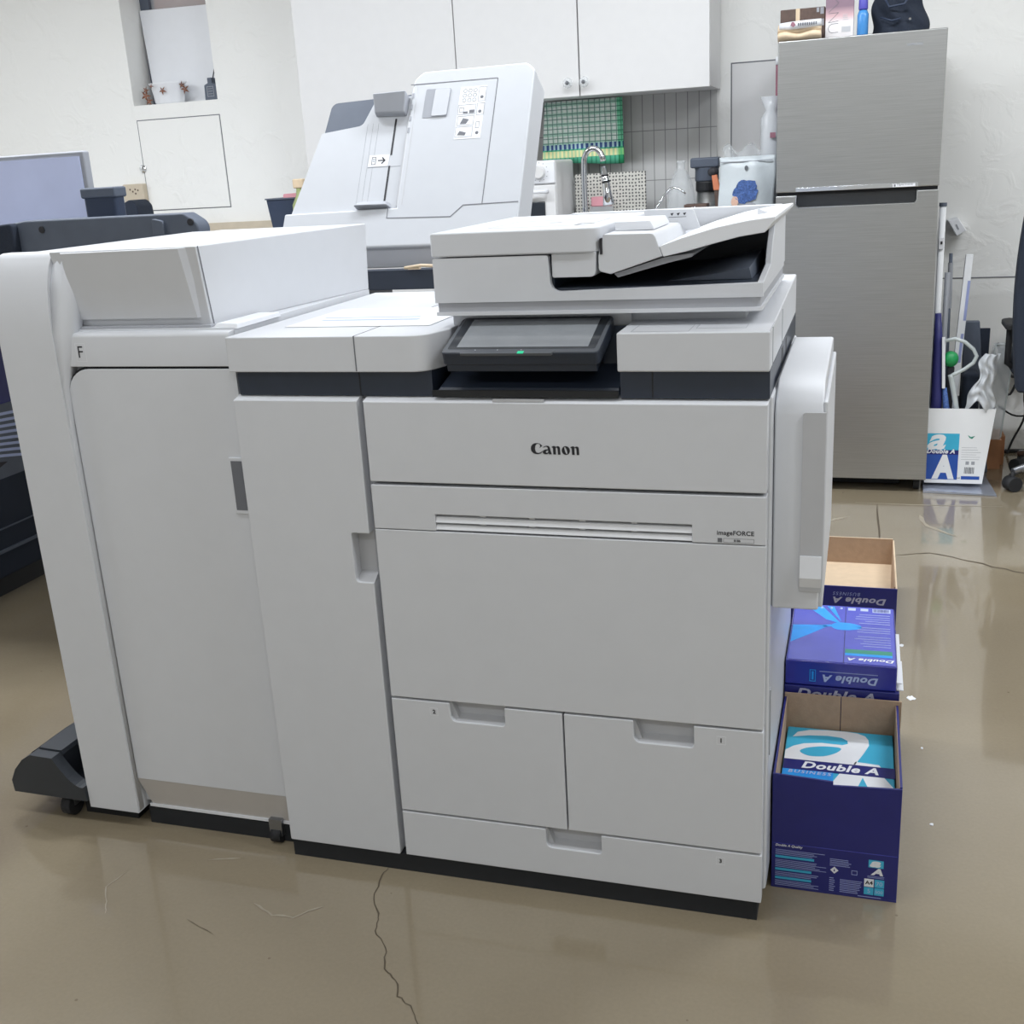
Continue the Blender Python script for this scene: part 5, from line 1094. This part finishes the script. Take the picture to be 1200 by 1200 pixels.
mb.build('carton_body', 'paper_white', t)
fw = Fr((0, cy0, 0), (1, 0, 0), (0, 0, 1))
g = MB(); fw.rect(g, 0.251, 0.366, 0.150, 0.220); g.build('cyan_panel', 'cyan', t)
g = MB(); fw.rect(g, 0.251, 0.366, 0.040, 0.142); g.build('blue_panel', mat('royal_blue', (42, 84, 170), 0.4), t)
g = MB(); fw.rect(g, 0.251, 0.366, 0.138, 0.156, 0.0003, 0.0006); g.build('title_band', 'box_blue', t)
g = MB(); fw.text(g, 'a', 0.254, 0.1565, width=0.066, height=0.060, bold=0.03, shear=0.3, h=0.0005); fw.text(g, 'A', 0.275, 0.042, width=0.080, height=0.098, bold=0.06, shear=0.05, h=0.0005); g.build('large_letters', 'paper_white', t)
box_lettering(t, fw, 0.253, 0.142, 0.100, h=0.0009)
lines(t, fw, 0.376, 0.450, 0.120, 0.175, 6, 'guide_grey', 0.12)
g = MB()
for k in range(8): fw.rect(g, 0.390+k*0.0045, 0.392+k*0.0045+random.uniform(0, .0015), 0.065, 0.090)
fw.text(g, 'A4', 0.362, 0.043, width=0.014); g.build('barcode', 'ink_grey', t)
g = MB(); fw.rect(g, 0.380, 0.445, 0.042, 0.055); g.build('blue_tag', 'royal_blue', t)
g = MB(); fw.rect(g, 0.393, 0.405, 0.100, 0.113); fw.rect(g, 0.413, 0.425, 0.100, 0.113); g.build('grey_marks', 'guide_grey', t)
g = MB(); fw.poly(g, [(0.395, 0.215), (0.400, 0.205), (0.410, 0.200), (0.420, 0.212), (0.412, 0.210), (0.405, 0.208)], 0, 0.0004); g.build('leaf_mark', 'green_print', t)
# foil flap under it
tag(MB().hexa([(0.245, 4.305, 0.001), (0.502, 4.285, 0.001), (0.47, 4.60, 0.001), (0.25, 4.60, 0.001), (0.245, 4.305, 0.010), (0.502, 4.285, 0.006), (0.47, 4.60, 0.0255), (0.25, 4.60, 0.0255)]).build('foil_sheet', 'foil', None), 'crinkled silver sheet under the white carton', 'sheet')
# tubes and sticks standing in the carton
def stick(name, lab, cat, p0, p1, r, m, n=14, caps=None, group=None):
    t = thing(name, lab, cat, p0, group)
    MB().cyl(p0, p1, r, n=n).build('shaft', m, t, smooth=True)
    return t
t = stick('poster_tube', 'tall white tube with dark cap against the refrigerator side', 'tube', (0.258+.012, 4.42, 0.032), (0.266, 4.46, 1.045), 0.0115, 'paper_white')
MB().cyl((0.266, 4.46, 1.045), (0.2662, 4.4605, 1.058), 0.0135).build('cap', 'charcoal', t)
g = MB().box(0.2585, 0.2745, 4.4360, 4.4452, 0.895, 0.935); g.build('tube_label', 'label_white', t); 
MB().box(0.263, 0.270, 4.4340, 4.4365, 0.912, 0.922).build('label_mark', 'ink', t)
t = thing('wrapped_umbrella', 'folded umbrella in indigo film standing beside the white tube', 'umbrella', (0.275, 4.385, 0.032))
MB().tube([(0.280, 4.398, 0.034), (0.279, 4.400, 0.35), (0.274, 4.402, 0.55), (0.268, 4.404, 0.665)], [0.02, 0.021, 0.017, 0.011], 12).build('film_wrap', 'indigo', t, smooth=True)
MB().tube([(0.300, 4.376, 0.39), (0.290, 4.382, 0.58)], 0.0075, 4).build('white_card', 'label_white', t)
MB().tube([(0.318, 4.384, 0.05), (0.316, 4.384, 0.30), (0.304, 4.382, 0.39)], [0.012, 0.012, 0.008], 8).build('blue_fold', 'hair_blue', t, smooth=True)
t = stick('cardboard_tube', 'pale grey tube with faint red print behind the umbrella', 'tube', (0.302, 4.50, 0.032), (0.300, 4.53, 0.80), 0.010, 'guide_grey')
t = stick('dark_rod', 'thin dark rod with grey sleeve behind the pale tube', 'rod', (0.325, 4.53, 0.032), (0.312, 4.60-.01, 0.865), 0.0065, 'charcoal')
MB().cyl((0.3155, 4.575, 0.66), (0.3125, 4.588, 0.83), 0.009, n=12).build('sleeve', 'guide_grey', t)
t = thing('long_carton', 'long narrow white carton leaning out toward the wall', 'box', (0.35, 4.48, 0.032))
MB().hexa([(0.310, 4.42, 0.032), (0.340, 4.42, 0.032), (0.340, 4.45, 0.032), (0.310, 4.45, 0.032), (0.368, 4.62, 0.855), (0.394, 4.62, 0.855), (0.394, 4.645, 0.855), (0.368, 4.645, 0.855)]).build('carton_body', 'paper_white', t, bevel=0.0015)
g = MB(); fq = Fr((0.3495, 4.5185, 0.44), (1, 0, 0), (0.058, 0.2, 0.823))
fq.rect(g, 0.006, 0.016, 0.18, 0.33, 0.0005, 0.001); fq.rect(g, 0.004, 0.014, 0.02, 0.13, 0.0005, 0.001); g.build('carton_print', 'print_dim', t)
t = thing('umbrella', 'translucent white umbrella handle curving out of the carton', 'umbrella', (0.37, 4.38, 0.032))
pts = [(0.372, 4.385, 0.035), (0.360, 4.385, 0.18), (0.352, 4.384, 0.30), (0.340, 4.382, 0.36), (0.325, 4.38, 0.43), (0.322, 4.38, 0.44)]
MB().tube(pts, [0.010]*6, 10).build('shaft', 'translucent', t, smooth=True)
hp = [(0.297, 4.378, 0.567), (0.33, 4.378, 0.575), (0.365, 4.378, 0.562), (0.395, 4.378, 0.535), (0.408, 4.378, 0.51), (0.398, 4.378, 0.485), (0.37, 4.378, 0.462), (0.335, 4.378, 0.443), (0.318, 4.378, 0.432)]
MB().tube(hp, 0.007, 10).build('handle', 'translucent', t, smooth=True)
tag(MB().ball((0.321, 4.406, 0.495), (0.028, 0.028, 0.030), 20, 14).build('green_ball', 'green', None, smooth=True), 'bright green ball in the white carton', 'ball')
t = thing('ball_stand', 'crumpled dark padding filling the white carton', 'padding', (0.34, 4.48, 0.032))
MB().box(0.372, 0.435, 4.46, 4.585, 0.032, 0.43).build('padding', 'fabric_dark', t, bevel=0.02)
MB().box(0.311, 0.336, 4.398, 4.418, 0.032, 0.466).build('padding_block', 'ink', t, bevel=0.004)
t.name = 'padding'
t = thing('plastic_bag', 'crumpled white plastic bag hanging from the umbrella handle', 'bag', (0.44, 4.375, 0.33))
def pb(u, v):
    w_ = 0.045+0.05*(1-v)+0.012*math.sin(v*9); x = 0.440+0.020*v+(u-0.5)*w_+0.006*math.sin(v*13)-0.018*(1-v)
    return (x, 4.368-0.018*math.sin(PI*u)+0.007*math.sin(u*15+v*8)+0.004*math.sin(v*31+u*9), 0.322+v*0.198-0.025*math.cos(u*7)*(1-v)**2), (0, 1, 0)
MB().sheet(pb, 22, 30, 0.006).build('bag_film', 'bag_plastic', t, smooth=True)
t = thing('dark_device', 'dark grey slab standing behind the plastic bag', 'device', (0.405, 4.63, 0))
MB().hexa([(0.40, 4.62, 0.0), (0.50, 4.62, 0.0), (0.50, 4.67, 0.0), (0.40, 4.67, 0.0), (0.375, 4.64, 0.60), (0.435, 4.64, 0.60), (0.435, 4.67, 0.60), (0.375, 4.67, 0.60)]).build('slab', 'charcoal', t, bevel=0.004)
MB().box(0.44, 0.475, 4.645, 4.665, 0.45, 0.57).build('side_block', 'fabric_dark', t)
t = thing('acrylic_board', 'clear acrylic board leaning behind the white carton', 'board', (0.52, 4.66, 0))
MB().hexa([(0.44, 4.685, 0.12), (0.545, 4.685, 0.12), (0.545, 4.689, 0.12), (0.44, 4.689, 0.12), (0.50, 4.73, 0.50), (0.58, 4.73, 0.50), (0.58, 4.734, 0.50), (0.50, 4.734, 0.50)]).build('board', 'clear_plastic', t)
g = MB().tube([(0.46, 4.683, 0.16), (0.508, 4.728, 0.495), (0.577, 4.728, 0.495), (0.545, 4.682, 0.13)], 0.003, 6); g.build('board_edge', 'translucent', t)
MB().box(0.44, 0.55, 4.675, 4.735, 0.0, 0.12).build('stand', 'wood_orange', t)
t = thing('cardboard_box', 'orange brown box on the floor behind the carton', 'box', (0.49, 4.75, 0))
MB().box(0.40, 0.57, 4.74, 4.87, 0.0, 0.12).build('box_body', 'wood_orange', t, bevel=0.002)
t = thing('air_freshener', 'small white plastic box fixed to the wall beside the refrigerator', 'holder', (0.34, 4.98, 0.93))
MB().hexa([(0.315, 4.90, 0.965), (0.350, 4.90, 0.905), (0.350, 5.0, 0.905), (0.315, 5.0, 0.965), (0.352, 4.90, 0.975), (0.386, 4.90, 0.925), (0.386, 5.0, 0.925), (0.352, 5.0, 0.975)]).build('case', 'label_white', t, bevel=0.003)
MB().hexa([(0.343, 4.898, 0.950), (0.354, 4.898, 0.930), (0.354, 4.9, 0.930), (0.343, 4.9, 0.950), (0.347, 4.898, 0.952), (0.358, 4.898, 0.932), (0.358, 4.9, 0.932), (0.347, 4.9, 0.952)]).build('slot', 'guide_grey', t)
# cables
def cable(lab, pts, r=0.005):
    t = tag(MB().tube(pts, r, 8).build('cable', 'rubber', None, smooth=True), lab, 'cable'); return t
def smooth_pts(P, n=5):
    P = [Vector(p) for p in P]; out = []
    for i in range(len(P)-1):
        p0, p1, p2, p3 = P[max(i-1, 0)], P[i], P[i+1], P[min(i+2, len(P)-1)]
        for k in range(n):
            s = k/n; out.append(0.5*((2*p1)+(-p0+p2)*s+(2*p0-5*p1+4*p2-p3)*s*s+(-p0+3*p1-3*p2+p3)*s**3))
    return out+[P[-1]]
cable('black cable lying along the foot of the back wall', smooth_pts([(0.36, 4.95, 0.008), (0.55, 4.94, 0.008), (0.75, 4.955, 0.008), (1.1, 4.95, 0.008), (1.5, 4.95, 0.008)]), 0.008)
cable('black cable looping down the wall behind the chair', smooth_pts([(0.53, 4.96, 0.42), (0.57, 4.94, 0.30), (0.60, 4.95, 0.25), (0.64, 4.94, 0.36), (0.70, 4.96, 0.45)]), 0.005)
cable('thin black cable falling to the floor between carton and chair', smooth_pts([(0.66, 4.96, 0.40), (0.655, 4.95, 0.25), (0.66, 4.93, 0.16), (0.62, 4.92, 0.06), (0.60, 4.90, 0.006)]), 0.0045)
cable('thin black cable crossing low behind the chair', smooth_pts([(0.56, 4.95, 0.20), (0.63, 4.94, 0.16), (0.74, 4.95, 0.18), (0.82, 4.95, 0.24)]), 0.004)
t = thing('cable_bundle', 'tangled bundle of black cables and plugs behind the acrylic board', 'cables', (0.58, 4.93, 0))
for k in range(6):
    MB().tube(smooth_pts([(0.54+0.02*k, 4.97, 0.46-0.02*k), (0.56+0.016*k, 4.93-0.006*k, 0.40), (0.60+0.01*k, 4.92, 0.33+0.015*k), (0.66, 4.96, 0.36-0.02*k)]), 0.006, 8).build('cable', 'rubber', t, smooth=True)
MB().hexa([(0.555, 4.93, 0.42), (0.625, 4.93, 0.34), (0.64, 4.99, 0.36), (0.57, 4.99, 0.44), (0.565, 4.93, 0.46), (0.64, 4.93, 0.39), (0.655, 4.99, 0.41), (0.58, 4.99, 0.48)]).build('power_strip', 'ink', t, bevel=0.003)

# office chair at the right edge
t = thing('office_chair', 'dark blue-grey office chair on casters at the right edge', 'chair', (0.745, 4.45, 0))
def cb2(u, v):
    w_ = 0.235*(1-0.10*(2*abs(v-0.55))**2); x = 0.742+(2*u-1)*w_; c_ = 0.035*math.cos(PI*(u-0.5))
    return (x, 4.24-c_+0.04*(1-v)*0+0.012*math.sin(PI*v), 0.40+v*0.67), (0, 1, 0)
bk = MB().sheet(cb2, 20, 20, 0.06).build('backrest', 'fabric_dark', t, bevel=0.012)
MB().box(0.52, 0.965, 4.196, 4.200, 0.868, 0.872).build('stitch', 'navy_box', bk)
st_ = MB().prism(rp([(0.54, 4.26, .05), (1.01, 4.26, .05), (1.01, 4.72, .08), (0.54, 4.72, .08)], 6), 'z', 0.42, 0.50).build('seat', 'fabric_dark', t, bevel=0.02)
MB().cyl((0.775, 4.47, 0.10), (0.775, 4.47, 0.42), 0.025).build('gas_lift', 'pebble_metal', t)
for s in (-1, 1):
    x = 0.745+s*0.222
    a_ = MB().prism(rp([(x-0.03, 4.32, .02), (x+0.03, 4.32, .02), (x+0.03, 4.50, .03), (x-0.03, 4.50, .03)], 5), 'z', 0.612, 0.632).build('armrest', 'rubber', t, bevel=0.006)
    MB().tube([(x, 4.46, 0.61), (x, 4.46, 0.47), (x-s*0.06, 4.46, 0.43)], 0.012, 8).build('arm_post', 'rubber', a_, smooth=True)
for k in range(5):
    a = math.radians(205+k*72); ex, ey = 0.775+0.235*math.cos(a), 4.47+0.235*math.sin(a)
    l = MB().tube([(0.775, 4.47, 0.115), ((0.775+ex)/2, (4.47+ey)/2, 0.105), (ex, ey, 0.075)], [0.026, 0.02, 0.014], 8).build('base_arm', 'pebble_metal', t, smooth=True)
    px, py = -math.sin(a), math.cos(a)
    MB().cyl((ex-px*0.024, ey-py*0.024, 0.028), (ex+px*0.024, ey+py*0.024, 0.028), 0.028, n=20).cyl((ex, ey, 0.03), (ex, ey, 0.075), 0.008).build('caster', 'rubber', l, smooth=True)
